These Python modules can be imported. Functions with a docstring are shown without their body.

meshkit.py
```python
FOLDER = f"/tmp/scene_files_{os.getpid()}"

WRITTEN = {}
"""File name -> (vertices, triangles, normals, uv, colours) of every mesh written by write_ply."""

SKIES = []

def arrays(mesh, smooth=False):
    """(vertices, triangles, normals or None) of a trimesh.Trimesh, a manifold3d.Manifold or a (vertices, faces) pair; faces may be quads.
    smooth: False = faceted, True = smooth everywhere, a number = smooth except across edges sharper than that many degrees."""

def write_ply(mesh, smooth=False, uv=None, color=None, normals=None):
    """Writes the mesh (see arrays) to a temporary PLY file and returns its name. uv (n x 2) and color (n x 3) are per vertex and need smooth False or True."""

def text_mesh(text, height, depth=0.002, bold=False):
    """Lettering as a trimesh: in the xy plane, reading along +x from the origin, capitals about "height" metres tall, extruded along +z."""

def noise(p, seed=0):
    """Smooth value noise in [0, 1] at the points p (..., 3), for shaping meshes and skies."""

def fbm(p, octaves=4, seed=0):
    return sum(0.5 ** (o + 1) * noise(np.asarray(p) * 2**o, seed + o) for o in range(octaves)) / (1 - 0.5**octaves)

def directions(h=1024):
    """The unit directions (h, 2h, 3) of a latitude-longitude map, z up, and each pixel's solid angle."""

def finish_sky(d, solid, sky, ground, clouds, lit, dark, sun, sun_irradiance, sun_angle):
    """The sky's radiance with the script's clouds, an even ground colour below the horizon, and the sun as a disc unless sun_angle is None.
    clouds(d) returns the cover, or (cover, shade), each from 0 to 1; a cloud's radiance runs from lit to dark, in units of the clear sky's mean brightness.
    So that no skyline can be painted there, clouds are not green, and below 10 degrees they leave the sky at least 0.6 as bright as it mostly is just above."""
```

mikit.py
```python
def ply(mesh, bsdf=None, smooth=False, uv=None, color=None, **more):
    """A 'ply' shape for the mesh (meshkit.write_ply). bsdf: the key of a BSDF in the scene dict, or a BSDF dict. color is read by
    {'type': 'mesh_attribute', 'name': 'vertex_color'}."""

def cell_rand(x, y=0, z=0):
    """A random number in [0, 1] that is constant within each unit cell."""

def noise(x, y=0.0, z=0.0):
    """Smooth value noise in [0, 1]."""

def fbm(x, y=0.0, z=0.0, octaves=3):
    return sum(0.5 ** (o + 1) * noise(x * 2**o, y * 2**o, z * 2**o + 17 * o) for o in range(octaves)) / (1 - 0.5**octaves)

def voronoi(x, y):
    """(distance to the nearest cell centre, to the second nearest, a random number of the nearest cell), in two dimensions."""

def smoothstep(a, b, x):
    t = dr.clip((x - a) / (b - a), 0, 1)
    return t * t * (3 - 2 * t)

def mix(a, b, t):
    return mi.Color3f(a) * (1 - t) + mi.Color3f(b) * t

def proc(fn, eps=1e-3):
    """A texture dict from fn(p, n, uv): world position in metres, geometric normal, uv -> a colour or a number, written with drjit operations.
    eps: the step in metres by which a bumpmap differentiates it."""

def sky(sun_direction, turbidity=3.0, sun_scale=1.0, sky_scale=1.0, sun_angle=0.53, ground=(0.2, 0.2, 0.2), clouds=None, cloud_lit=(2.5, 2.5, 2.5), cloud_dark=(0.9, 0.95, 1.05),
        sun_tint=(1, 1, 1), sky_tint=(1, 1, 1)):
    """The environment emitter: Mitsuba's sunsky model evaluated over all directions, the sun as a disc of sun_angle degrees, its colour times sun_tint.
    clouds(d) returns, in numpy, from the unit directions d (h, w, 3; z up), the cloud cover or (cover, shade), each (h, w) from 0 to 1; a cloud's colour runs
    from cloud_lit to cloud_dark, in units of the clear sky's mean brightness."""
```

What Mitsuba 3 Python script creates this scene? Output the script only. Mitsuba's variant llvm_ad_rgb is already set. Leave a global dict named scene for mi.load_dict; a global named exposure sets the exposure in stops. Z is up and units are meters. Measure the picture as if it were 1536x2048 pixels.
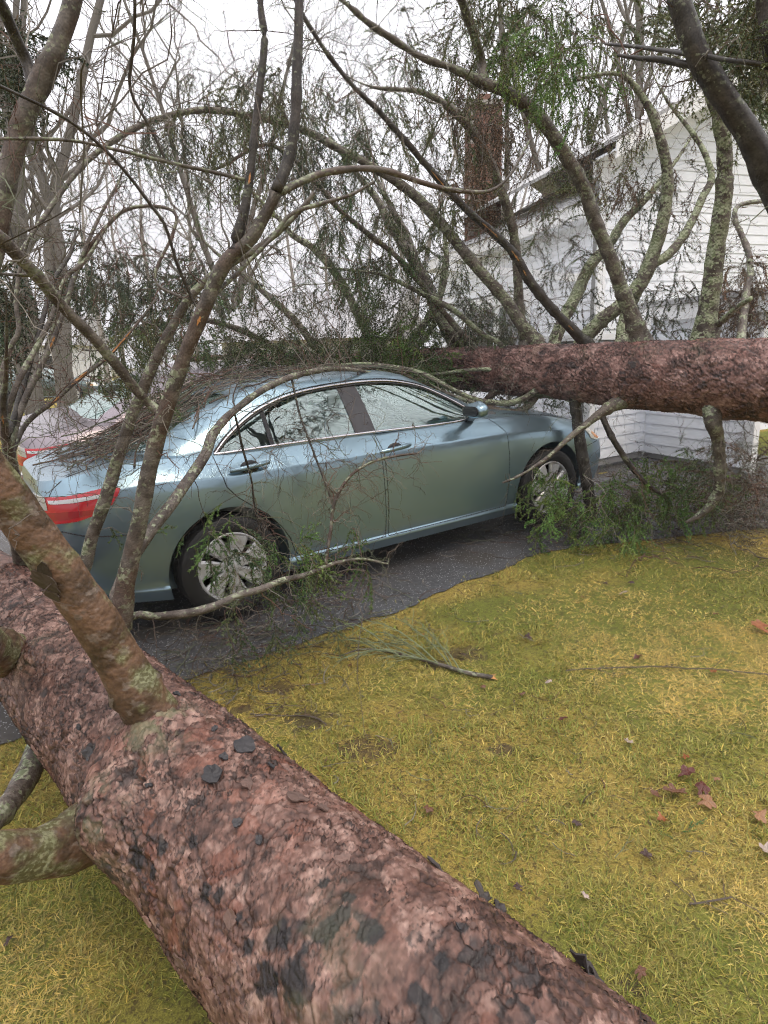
import math, numpy as np, trimesh, manifold3d as m3, shapely, mitsuba as mi, drjit as dr, mikit, meshkit
from shapely.geometry import Polygon, Point
from scipy.spatial import cKDTree
from mikit import noise, fbm, voronoi, cell_rand, smoothstep, mix
T4 = mi.ScalarTransform4f
rng = np.random.default_rng(7)
scene, labels = {}, {}

# ---------------------------------------------------------------- camera, sky, exposure
FPX = 1300.0                                   # focal length in pixels of a 1536 x 2048 frame
EYE = np.array([0, 0, 1.70])
_p, _r = math.radians(13.0), math.radians(-1.5)
FW = np.array([0, math.cos(_p), -math.sin(_p)])
_ri = np.array([1.0, 0, 0]); _up = np.cross(_ri, FW)
RI = math.cos(_r) * _ri + math.sin(_r) * _up
UP = np.cross(RI, FW)
scene['air'] = {'type': 'homogeneous', 'albedo': 0.95, 'sigma_t': 0.0016}
scene['camera'] = {'type': 'perspective', 'medium': {'type': 'ref', 'id': 'air'}, 'fov': math.degrees(2 * math.atan(768 / FPX)), 'fov_axis': 'x', 'near_clip': 0.05, 'far_clip': 600.0,
                   'to_world': T4().look_at(origin=EYE.tolist(), target=(EYE + FW).tolist(), up=UP.tolist())}


def cloud_cover(d):
    """An even overcast: brightest overhead, about a third of that at the horizon."""
    n = meshkit.fbm(np.stack([d[..., 0] * 2.5, d[..., 1] * 2.5, d[..., 2] * 5], -1), 4, 3)
    return np.ones(d.shape[:2]), np.clip(1.0 - np.clip(d[..., 2], 0, 1) + 0.35 * (n - 0.5), 0, 1)


scene['sky'] = mikit.sky([0.25, -0.45, 0.85], turbidity=3, sun_scale=0.15, sun_angle=25, clouds=cloud_cover, cloud_lit=(4.4, 4.35, 4.5), cloud_dark=(1.62, 1.61, 1.75), ground=(0.16, 0.15, 0.1))
exposure = 2.45


# ---------------------------------------------------------------- helpers
def at(x, y, z):
    """The world point seen at pixel (x, y) of the photograph, z metres deep along the optical axis."""
    return EYE + z * (FW + RI * (x - 768) / FPX - UP * (y - 1024) / FPX)


def pix(P):
    P = np.asarray(P, float) - EYE
    z = P @ FW
    return np.stack([768 + FPX * (P @ RI) / z, 1024 - FPX * (P @ UP) / z], -1)


def depth(P):
    return (np.asarray(P, float) - EYE) @ FW


def gz(x, y):
    """Height of the ground."""
    y = np.asarray(y, float); x = np.asarray(x, float)
    t = np.clip((y - 7.0) / 6.0, 0, 1)
    y = np.maximum(y, -3.0); ys = np.where(y < 7, y, 7 + 6 * (t - t * t / 2))
    xs = 8 * np.tanh(x / 8)
    l = -((x + 1.401) * 0.537 - (y - 4.601) * 0.843)                       # metres away from the lawn, across the driveway
    a, b = np.clip(l / 1.0, 0, 1), np.clip((l - 0.9) / 0.9, 0, 1)
    return 0.0214 * xs + 0.07 * ys - 0.138 - 0.085 * (a * a * (3 - 2 * a)) * (1 - b * b * (3 - 2 * b))


def on_ground(x, y):
    d = FW + RI * (x - 768) / FPX - UP * (y - 1024) / FPX
    t = 1.0
    for _ in range(60):
        p = EYE + t * d
        t += (p[2] - gz(p[0], p[1])) / max(-d[2], 0.02) * 0.8
    return EYE + t * d


def norm(v):
    v = np.asarray(v, float)
    return v / (np.linalg.norm(v, axis=-1, keepdims=True) + 1e-12)


def key(name):
    """The key, numbered if it is taken."""
    used = [k for k in USED if k == name]
    if name not in USED:
        USED[name] = 0
        return name
    USED[name] += 1
    k = f"{name}_{USED[name]:03d}"
    USED[k] = 0
    return k


USED = {}


def thing(name, label, category, group=None, kind=None):
    k = key(name)
    labels[k] = {'label': label, 'category': category}
    if group: labels[k]['group'] = group
    if kind: labels[k]['kind'] = kind
    return k


def put(mesh, bsdf, parent, name, smooth=False, color=None, uv=None, label=None, kind=None):
    k = key(f"{parent}__{name}") if parent else name
    scene[k] = mikit.ply(mesh, bsdf, smooth=smooth, color=color, uv=uv)
    if label or kind:
        labels[k] = {**labels.get(k, {}), **({'label': label} if label else {}), **({'kind': kind} if kind else {})}
    return k


def struct(name, mesh, bsdf, **more):
    k = key(name)
    put(mesh, bsdf, None, k, **more)
    labels[k] = {'kind': 'structure'}
    return k


class MB:
    """Collects triangles (and colours) for one mesh."""
    def __init__(s): s.v, s.f, s.c, s.n = [], [], [], 0

    def add(s, v, f, c=None):
        v = np.asarray(v, float).reshape(-1, 3); f = np.asarray(f, int)
        if f.shape[1] == 4: f = np.vstack([f[:, [0, 1, 2]], f[:, [0, 2, 3]]])
        s.v.append(v); s.f.append(f + s.n); s.n += len(v)
        if c is not None: s.c.append(np.broadcast_to(np.asarray(c, float), (len(v), 3)))

    def mesh(s): return np.vstack(s.v), np.vstack(s.f)
    def color(s): return np.vstack(s.c) if s.c else None


def tubes(P, r, sides=4, cap=False):
    """n polylines of k points each as tubes: P (n, k, 3), r (n, k)."""
    P = np.asarray(P, float); r = np.asarray(r, float)
    if P.ndim == 2: P, r = P[None], r[None]
    n, k, _ = P.shape
    t = norm(np.gradient(P, axis=1))
    ref = np.where(np.abs(t[:, :1, 2:]) < 0.85, [0, 0, 1.0], [1.0, 0, 0])
    ref = np.broadcast_to(ref, t.shape)
    a = norm(np.cross(t, ref)); b = np.cross(t, a)
    ang = np.arange(sides) * 2 * np.pi / sides
    v = P[:, :, None] + r[..., None, None] * (np.cos(ang)[None, None, :, None] * a[:, :, None] + np.sin(ang)[None, None, :, None] * b[:, :, None])
    i, j = np.meshgrid(np.arange(k - 1), np.arange(sides), indexing='ij')
    q = np.stack([i * sides + j, i * sides + (j + 1) % sides, (i + 1) * sides + (j + 1) % sides, (i + 1) * sides + j], -1).reshape(-1, 4)
    f = np.vstack([q[:, [0, 1, 2]], q[:, [0, 2, 3]]])
    if cap:
        f = np.vstack([f, [[0, m + 1, m] for m in range(1, sides - 1)], [[(k - 1) * sides, (k - 1) * sides + m, (k - 1) * sides + m + 1] for m in range(1, sides - 1)]])
    F = (f[None] + (np.arange(n) * k * sides)[:, None, None]).reshape(-1, 3)
    return v.reshape(-1, 3), F


def spline(pts, step):
    """Catmull-Rom through pts (n, d); d may carry the radius. Resampled every `step` metres of the first three columns."""
    p = np.asarray(pts, float)
    q = np.vstack([2 * p[0] - p[1], p, 2 * p[-1] - p[-2]])
    out = []
    for i in range(len(p) - 1):
        a, b, c, d = q[i:i + 4]
        m = max(2, int(np.linalg.norm(c[:3] - b[:3]) / step * 1.5))
        u = np.linspace(0, 1, m, endpoint=False)[:, None]
        out.append(0.5 * (2 * b + (c - a) * u + (2 * a - 5 * b + 4 * c - d) * u**2 + (3 * b - a - 3 * c + d) * u**3))
    out = np.vstack(out + [p[-1:]])
    s = np.r_[0, np.cumsum(np.linalg.norm(np.diff(out[:, :3], axis=0), axis=1))]
    k = max(3, int(s[-1] / step) + 1)
    w = np.linspace(0, s[-1], k)
    return np.stack([np.interp(w, s, out[:, j]) for j in range(out.shape[1])], 1)


def box(lo, hi):
    return trimesh.creation.box(bounds=[lo, hi])


def solid(v, f):
    f = np.asarray(f, int)
    if f.shape[1] == 4: f = np.vstack([f[:, [0, 1, 2]], f[:, [0, 2, 3]]])
    m = m3.Manifold(m3.Mesh(np.asarray(v, np.float32), np.asarray(f, np.uint32)))
    return m


def arr(m):
    q = m.to_mesh()
    return np.array(q.vert_properties[:, :3], float), np.array(q.tri_verts, int)


def prism(poly, lo, hi, plane='xz'):
    """Polygon (list of 2-D points) extruded: plane 'xz' along y from lo to hi, 'yz' along x, 'xy' along z."""
    g = poly if isinstance(poly, Polygon) else Polygon(poly)
    g = shapely.geometry.polygon.orient(g)
    m = m3.CrossSection([np.array(g.exterior.coords)[:-1].tolist()] + [np.array(h.coords)[:-1].tolist() for h in g.interiors], m3.FillRule.EvenOdd)
    e = m3.Manifold.extrude(m, hi - lo)
    v, f = arr(e)
    v[:, 2] += lo
    if plane == 'xz': v, f = v[:, [0, 2, 1]], f[:, ::-1]
    if plane == 'yz': v = v[:, [2, 0, 1]]
    return solid(v, f)


def place(v, M):
    return np.asarray(v) @ M[:3, :3].T + M[:3, 3]


# ---------------------------------------------------------------- materials
def rgb(*c): return {'type': 'rgb', 'value': list(map(float, c))}
VC = {'type': 'mesh_attribute', 'name': 'vertex_color'}
def prin(c, rough=0.6, **k): return {'type': 'principled', 'base_color': c if isinstance(c, dict) else rgb(*c), 'roughness': rough, **k}
def two(b): return {'type': 'twosided', 'bsdf': b}
def bump(b, fn, scale, eps=1e-3): return {'type': 'bumpmap', 'arbitrary': mikit.proc(fn, eps), 'scale': scale, 'bsdf': b}
M = lambda k, d: scene.__setitem__(k, d)


BARE = [(x, y, r) for (x, y, _), r in ((on_ground(*q), r) for q, r in (((625, 1440), .17), ((930, 1308), .15), ((735, 1498), .16), ((560, 1375), .14), ((1010, 1500), .09), ((870, 1330), .09), ((480, 1420), .12), ((1270, 1975), .07)))]


def lawn_col(p, n, uv):
    a = fbm(p.x * 1.3 + 3, p.y * 1.3, 0, 4); b = 0.55 * noise(p.x * 85, p.y * 85, 2) + 0.45 * noise(p.x * 230, p.y * 230, 3); c = noise(p.x * 330, p.y * 330, 5)
    col = mix((0.37, 0.275, 0.070), (0.19, 0.205, 0.040), smoothstep(0.38, 0.62, a))
    col = mix(col, (0.085, 0.065, 0.03), smoothstep(0.42, 0.80, b) * 0.75)
    for x, y, r in BARE:
        e = dr.exp(-(dr.square(p.x - x) + dr.square((p.y - y) * 1.5)) / (r * r)) * (0.2 + 1.3 * fbm(p.x * 14, p.y * 14, 6, 4)) * (0.6 + 0.8 * b)
        col = mix(col, (0.075, 0.052, 0.036), smoothstep(0.30, 0.70, e) * 0.75)
    return col * (0.42 + 0.55 * c)


def asphalt_col(p, n, uv):
    f, s, w = voronoi(p.x * 75, p.y * 75)
    sp = dr.select((w > 0.80) & (f < 0.26), 1.0, 0.0)
    base = mix((0.045, 0.045, 0.048), (0.100, 0.099, 0.104), fbm(p.x * 60, p.y * 60, 0, 3))
    base = mix(base, (0.050, 0.042, 0.034), smoothstep(0.5, 0.7, fbm(p.x * 2.1, p.y * 2.1, 4, 3)) * 0.7)
    return mix(base, (0.34, 0.34, 0.35), sp * 0.9)


def asphalt_h(p, n, uv):
    f, s, w = voronoi(p.x * 75, p.y * 75)
    return 1.0 - smoothstep(0.1, 0.6, f)


def asphalt_r(p, n, uv):
    return 0.16 + 0.35 * fbm(p.x * 3, p.y * 3, 8, 3)


def branch_col(red, lich, dark):
    def fn(p, n, uv):
        g = fbm(p.x * 22, p.y * 22, p.z * 22, 4); h = noise(p.x * 190, p.y * 190, p.z * 190)
        col = mix((0.076, 0.061, 0.051), (0.180, 0.156, 0.135), smoothstep(0.35, 0.68, g))
        col = mix(col, (0.125, 0.068, 0.047), red * smoothstep(0.42, 0.62, fbm(p.x * 7 + 9, p.y * 7, p.z * 7, 3)))
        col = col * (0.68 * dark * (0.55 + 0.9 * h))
        k = fbm(p.x * 16 + 5, p.y * 16, p.z * 16 + 3, 3) * 0.5 + fbm(p.x * 75, p.y * 75, p.z * 75, 4) * 0.5
        l = smoothstep(0.60 - 0.16 * lich, 0.66 - 0.16 * lich, k) * min(1.0, 0.35 + lich)
        up = smoothstep(-0.6, 0.5, n.z - 0.6 * n.x)
        lc = mix((0.15, 0.18, 0.095), (0.34, 0.37, 0.26), smoothstep(0.35, 0.65, noise(p.x * 95, p.y * 95, p.z * 95)))
        return mix(col, lc, l * (0.45 + 0.55 * up))
    return fn


def branch_h(p, n, uv):
    return fbm(p.x * 70, p.y * 70, p.z * 70, 3)


M('lawn_soil', prin(mikit.proc(lawn_col), 0.9, specular=0.2))
M('asphalt', bump(prin(mikit.proc(asphalt_col), mikit.proc(asphalt_r), specular=0.5), asphalt_h, 0.002, 2e-3))
M('grass', two(prin(VC, 0.55, specular=0.25)))
M('trunk_bark', bump(prin(VC, 0.45, specular=0.35), lambda p, n, uv: fbm(p.x * 190, p.y * 190, p.z * 190, 3), 0.0016, 8e-4))
M('flake', two(prin(VC, 0.5, specular=0.4)))
M('limb_bark', prin(mikit.proc(branch_col(0.12, 0.50, 1.1)), 0.55, specular=0.4))
M('lichen_bark', prin(mikit.proc(branch_col(0.15, 1.0, 0.95)), 0.65, specular=0.3))
M('red_bark', prin(mikit.proc(branch_col(0.5, 0.35, 0.95)), 0.5, specular=0.4))
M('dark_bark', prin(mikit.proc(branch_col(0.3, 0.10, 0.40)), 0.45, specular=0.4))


def near_col(p, n, uv):
    g = fbm(p.x * 14, p.y * 14, p.z * 14, 4); h = fbm(p.x * 120, p.y * 120, p.z * 120, 3)
    col = mix((0.075, 0.046, 0.026), (0.165, 0.095, 0.058), smoothstep(0.35, 0.65, g))
    col = mix(col, (0.21, 0.165, 0.135), smoothstep(0.56, 0.68, fbm(p.x * 33 + 4, p.y * 33, p.z * 33, 4)) * 0.7)
    moss = smoothstep(-0.25, 0.75, n.x * 0.75 + n.z * 0.55) * 0.42 + 0.08
    k = fbm(p.x * 13 + 5, p.y * 13, p.z * 13 + 3, 5)
    l = smoothstep(0.60 - 0.30 * moss, 0.80 - 0.30 * moss, k)
    return mix(col * (0.35 + 0.9 * h), mix((0.095, 0.098, 0.038), (0.24, 0.26, 0.14), smoothstep(0.42, 0.7, h)), l * 0.75)


M('near_bark', bump(prin(mikit.proc(near_col), 0.55, specular=0.35), branch_h, 0.006, 1e-3))
M('twig', prin(VC, 0.6, specular=0.3))
M('needle', two(prin(VC, 0.5, specular=0.3)))
M('raw_wood', prin(VC, 0.6, specular=0.3))
M('leaf', two(prin(VC, 0.4, specular=0.4)))
M('far_bark', prin(VC, 0.8, specular=0.2))

# ================================================================ ground
def grid_sheet(xs, ys, lift=0.0):
    X, Y = np.meshgrid(xs, ys, indexing='ij')
    v = np.stack([X, Y, gz(X, Y) + lift], -1).reshape(-1, 3)
    i, j = np.meshgrid(np.arange(len(xs) - 1), np.arange(len(ys) - 1), indexing='ij'); m = len(ys)
    return v, np.stack([i * m + j, (i + 1) * m + j, (i + 1) * m + j + 1, i * m + j + 1], -1).reshape(-1, 4)


gxs = np.r_[-120, -80, -40, np.arange(-20, 12.01, 0.25), 20, 40, 80, 120]
gys = np.r_[-60, -30, -15, np.arange(-6, 20.01, 0.25), 25, 32, 45, 70, 120]
struct('lawn_ground', grid_sheet(gxs, gys), 'lawn_soil', smooth=True)
CO = np.array([-1.401, 4.601, gz(-1.401, 4.601)])           # ground under the middle of the sedan's rear axle
CYAW = math.radians(32.5)
CU = np.array([math.cos(CYAW), math.sin(CYAW)]); CN = np.array([CU[1], -CU[0]])     # along the car, and towards the lawn
near_edge = [(-9, -2.6), (-5, 0.7), (-3.2, 1.9), (-1.9, 2.66), (-1.06, 3.2), (-0.51, 3.53), (0.0, 3.88), (0.67, 4.41), (1.1, 4.74), (1.5, 4.91), (2.1, 4.97), (3.16, 5.17), (4.4, 5.3), (4.9, 6.6), (4.2, 8.6)]
ne = spline(np.c_[np.array(near_edge), np.zeros(len(near_edge))], 0.04)[:, :2]
ne += (0.055 * (meshkit.fbm(np.c_[ne * 2.2, ne[:, 0] * 0], 3, 2)[:, None] - 0.5) + 0.05 * (meshkit.fbm(np.c_[ne * 11, ne[:, 0] * 0], 3, 4)[:, None] - 0.5)) * np.array([-0.6, 1.3])
DRIVE = Polygon(np.vstack([ne, [(2.0, 11.5), (-1.5, 11.0), (-5.0, 8.6), (-9.0, 6.0), (-14, 2.6)]])).buffer(0)
tri = trimesh.creation.triangulate_polygon(DRIVE.simplify(0.004).segmentize(0.5), engine='earcut')
tv = np.c_[tri[0], gz(tri[0][:, 0], tri[0][:, 1]) + 0.008]
tf = tri[1]
cr = np.cross(tv[tf[:, 1]] - tv[tf[:, 0]], tv[tf[:, 2]] - tv[tf[:, 0]])[:, 2]
tf = np.where(cr[:, None] < 0, tf[:, ::-1], tf)
v_, f_ = trimesh.remesh.subdivide_to_size(tv, tf, 0.6)
v_[:, 2] = gz(v_[:, 0], v_[:, 1]) + 0.008
struct('driveway', (v_, f_), 'asphalt', smooth=True)
prep = shapely.prepared.prep(DRIVE.buffer(-0.05))


def lawn_points(n, y0, y1, xa=0.66, xb=0.5):
    """Random points on the lawn between y0 and y1, within the wedge the camera could see."""
    y = np.sqrt(rng.uniform(y0**2, y1**2, n)); x = rng.uniform(-1, 1, n) * (xa * y + xb)
    keep = ~shapely.contains_xy(DRIVE.buffer(-0.02), x + 0.035 * rng.normal(size=n), y + 0.035 * rng.normal(size=n))
    return x[keep], y[keep]


def grass(n, y0, y1, hgt, wid):
    x, y = lawn_points(n, y0, y1)
    patch = meshkit.fbm(np.c_[x * 1.3 + 3, y * 1.3, x * 0], 4, 11)
    clump = meshkit.fbm(np.c_[x * 9, y * 9, x * 0], 3, 5)
    bare = meshkit.fbm(np.c_[x * 3.1, y * 3.1, x * 0 + 4], 4, 21)
    keep = (clump + rng.uniform(-0.36, 0.36, len(x)) > 0.34) & (bare + rng.uniform(-.08, .08, len(x)) > 0.32)
    for bx, by, br in BARE: keep &= np.exp(-((x - bx) ** 2 + ((y - by) * 1.5) ** 2) / br**2) * (0.2 + 1.3 * meshkit.fbm(np.c_[x * 14, y * 14, x * 0 + 6], 4, 9)) * rng.uniform(0.4, 1.4, len(x)) < 0.42
    x, y, patch, clump = x[keep], y[keep], patch[keep], clump[keep]
    n = len(x)
    yellow = smooth01((patch - 0.36) / 0.34 * -1 + 1) * 0.70 + 0.20 + rng.uniform(-0.38, 0.38, n)
    yellow = np.clip(yellow + 0.22 * (rng.random(n) < 0.3), 0, 1)
    az = rng.uniform(0, 2 * np.pi, n) + 2.5 * (clump - 0.5)
    lean = np.where(yellow > 0.5, rng.uniform(1.0, 1.5, n), rng.uniform(0.55, 1.4, n))
    L = hgt * rng.uniform(0.55, 1.35, n) * (0.6 + 0.8 * clump)
    d = np.stack([np.cos(az) * np.sin(lean), np.sin(az) * np.sin(lean), np.cos(lean)], 1)
    side = norm(np.cross(d, [0, 0, 1])) * (wid * rng.uniform(0.6, 1.3, n))[:, None]
    b = np.stack([x, y, gz(x, y) - 0.002], 1)
    m = b + d * (L * 0.55)[:, None]
    d2 = norm(d + np.array([0, 0, -0.35]) * rng.uniform(0.3, 1.6, n)[:, None])
    t = m + d2 * (L * 0.5)[:, None]
    t[:, 2] = np.maximum(t[:, 2], gz(t[:, 0], t[:, 1]) + 0.004)
    v = np.stack([b - side, b + side, m - side * 0.8, m + side * 0.8, t], 1).reshape(-1, 3)
    o = (np.arange(n) * 5)[:, None]
    f = np.concatenate([o + [0, 1, 3], o + [0, 3, 2], o + [2, 3, 4]])
    green = np.array([0.205, 0.220, 0.036]); lush = np.array([0.105, 0.150, 0.026]); straw = np.array([0.52, 0.36, 0.085]); pale = np.array([0.56, 0.43, 0.18])
    g = rng.random(n)[:, None]
    gcol = green * g + lush * (1 - g); scol = straw * g + pale * (1 - g) * 0.8 + straw * 0.2 * (1 - g)
    c = gcol * (1 - yellow[:, None]) + scol * yellow[:, None]
    c *= rng.uniform(0.5, 1.45, n)[:, None]
    return v, f, np.repeat(c, 5, 0)


def smooth01(t):
    t = np.clip(t, 0, 1)
    return t * t * (3 - 2 * t)


gm = MB()
for args in ((90000, 0.5, 2.0, 0.036, 0.0014), (115000, 2.0, 3.6, 0.037, 0.0019), (105000, 3.6, 6.4, 0.038, 0.0027)):
    gm.add(*grass(*args))
gk = thing('lawn_grass', 'short wet lawn grass turning straw yellow beside the driveway', 'grass', kind='stuff')
put(gm.mesh(), 'grass', None, gk, color=gm.color())
# the far lawn behind the parked cars
n = 26000
fx, fy = rng.uniform(-17, -2, n), rng.uniform(7.5, 21, n)
ok = ~shapely.contains_xy(DRIVE, fx, fy); fx, fy = fx[ok], fy[ok]; n = len(fx)
az = rng.uniform(0, 6.28, n); h = rng.uniform(0.03, 0.07, n)
b = np.stack([fx, fy, gz(fx, fy)], 1); sd = np.stack([np.cos(az), np.sin(az), az * 0], 1) * 0.006
tp = b + np.stack([np.cos(az + 1.3) * h, np.sin(az + 1.3) * h, h * 0.8], 1)
v = np.stack([b - sd, b + sd, tp], 1).reshape(-1, 3)
c = np.repeat(np.where(rng.random((n, 1)) < 0.5, [[0.36, 0.27, 0.06]], [[0.17, 0.18, 0.03]]) * rng.uniform(0.7, 1.2, (n, 1)), 3, 0)
gk2 = thing('lawn_grass', 'yellowish far lawn seen beyond the parked cars', 'grass', kind='stuff')
put((v, np.arange(3 * n).reshape(-1, 3)), 'grass', None, gk2, color=c)

# ================================================================ the two fallen spruces
def axis_of(ctrl, step=0.02):
    """ctrl: (x, y, z, r) rows -> finely sampled axis with radii, arc length and frames."""
    q = spline(ctrl, step)
    s = np.r_[0, np.cumsum(np.linalg.norm(np.diff(q[:, :3], axis=0), axis=1))]
    t = norm(np.gradient(q[:, :3], axis=0))
    up = norm(np.array([0, 0, 1.0]) - t * t[:, 2:]); side = np.cross(t, up)
    return dict(p=q[:, :3], r=q[:, 3], s=s, t=t, up=up, side=side)


def ax_eval(ax, s):
    g = lambda a: np.stack([np.interp(s, ax['s'], a[:, j]) for j in range(3)], -1)
    return g(ax['p']), np.interp(s, ax['s'], ax['r']), norm(g(ax['t'])), norm(g(ax['up'])), norm(g(ax['side']))


def voro(s, w, period, cs, cw, seed):
    """Jittered cells of size cs x cw on the unrolled bark (w periodic): d1, d2, cell id, offset from the cell's centre."""
    r = np.random.default_rng(seed)
    nw = max(3, round(period / cw)); cw = period / nw
    i0, i1 = int(np.floor(s.min() / cs)) - 2, int(np.ceil(s.max() / cs)) + 2
    I, J = np.meshgrid(np.arange(i0, i1), np.arange(nw), indexing='ij')
    cx = (I + 0.5 * (J % 2) + r.uniform(0.05, 0.95, I.shape)) * cs; cy = (J + r.uniform(0.05, 0.95, I.shape)) * cw
    C = np.stack([cx.ravel(), cy.ravel()], 1); ids = np.arange(len(C))
    C3 = np.vstack([C, C + [0, period], C - [0, period]]) / [cs, cw]
    d, k = cKDTree(C3).query(np.stack([s, w], -1).reshape(-1, 2) / [cs, cw], k=2)
    return d[:, 0].reshape(s.shape), d[:, 1].reshape(s.shape), ids[k[:, 0] % len(C)].reshape(s.shape), (np.stack([s, w], -1) / [cs, cw] - C3[k[:, 0]].reshape(*s.shape, 2)), len(C)


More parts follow.
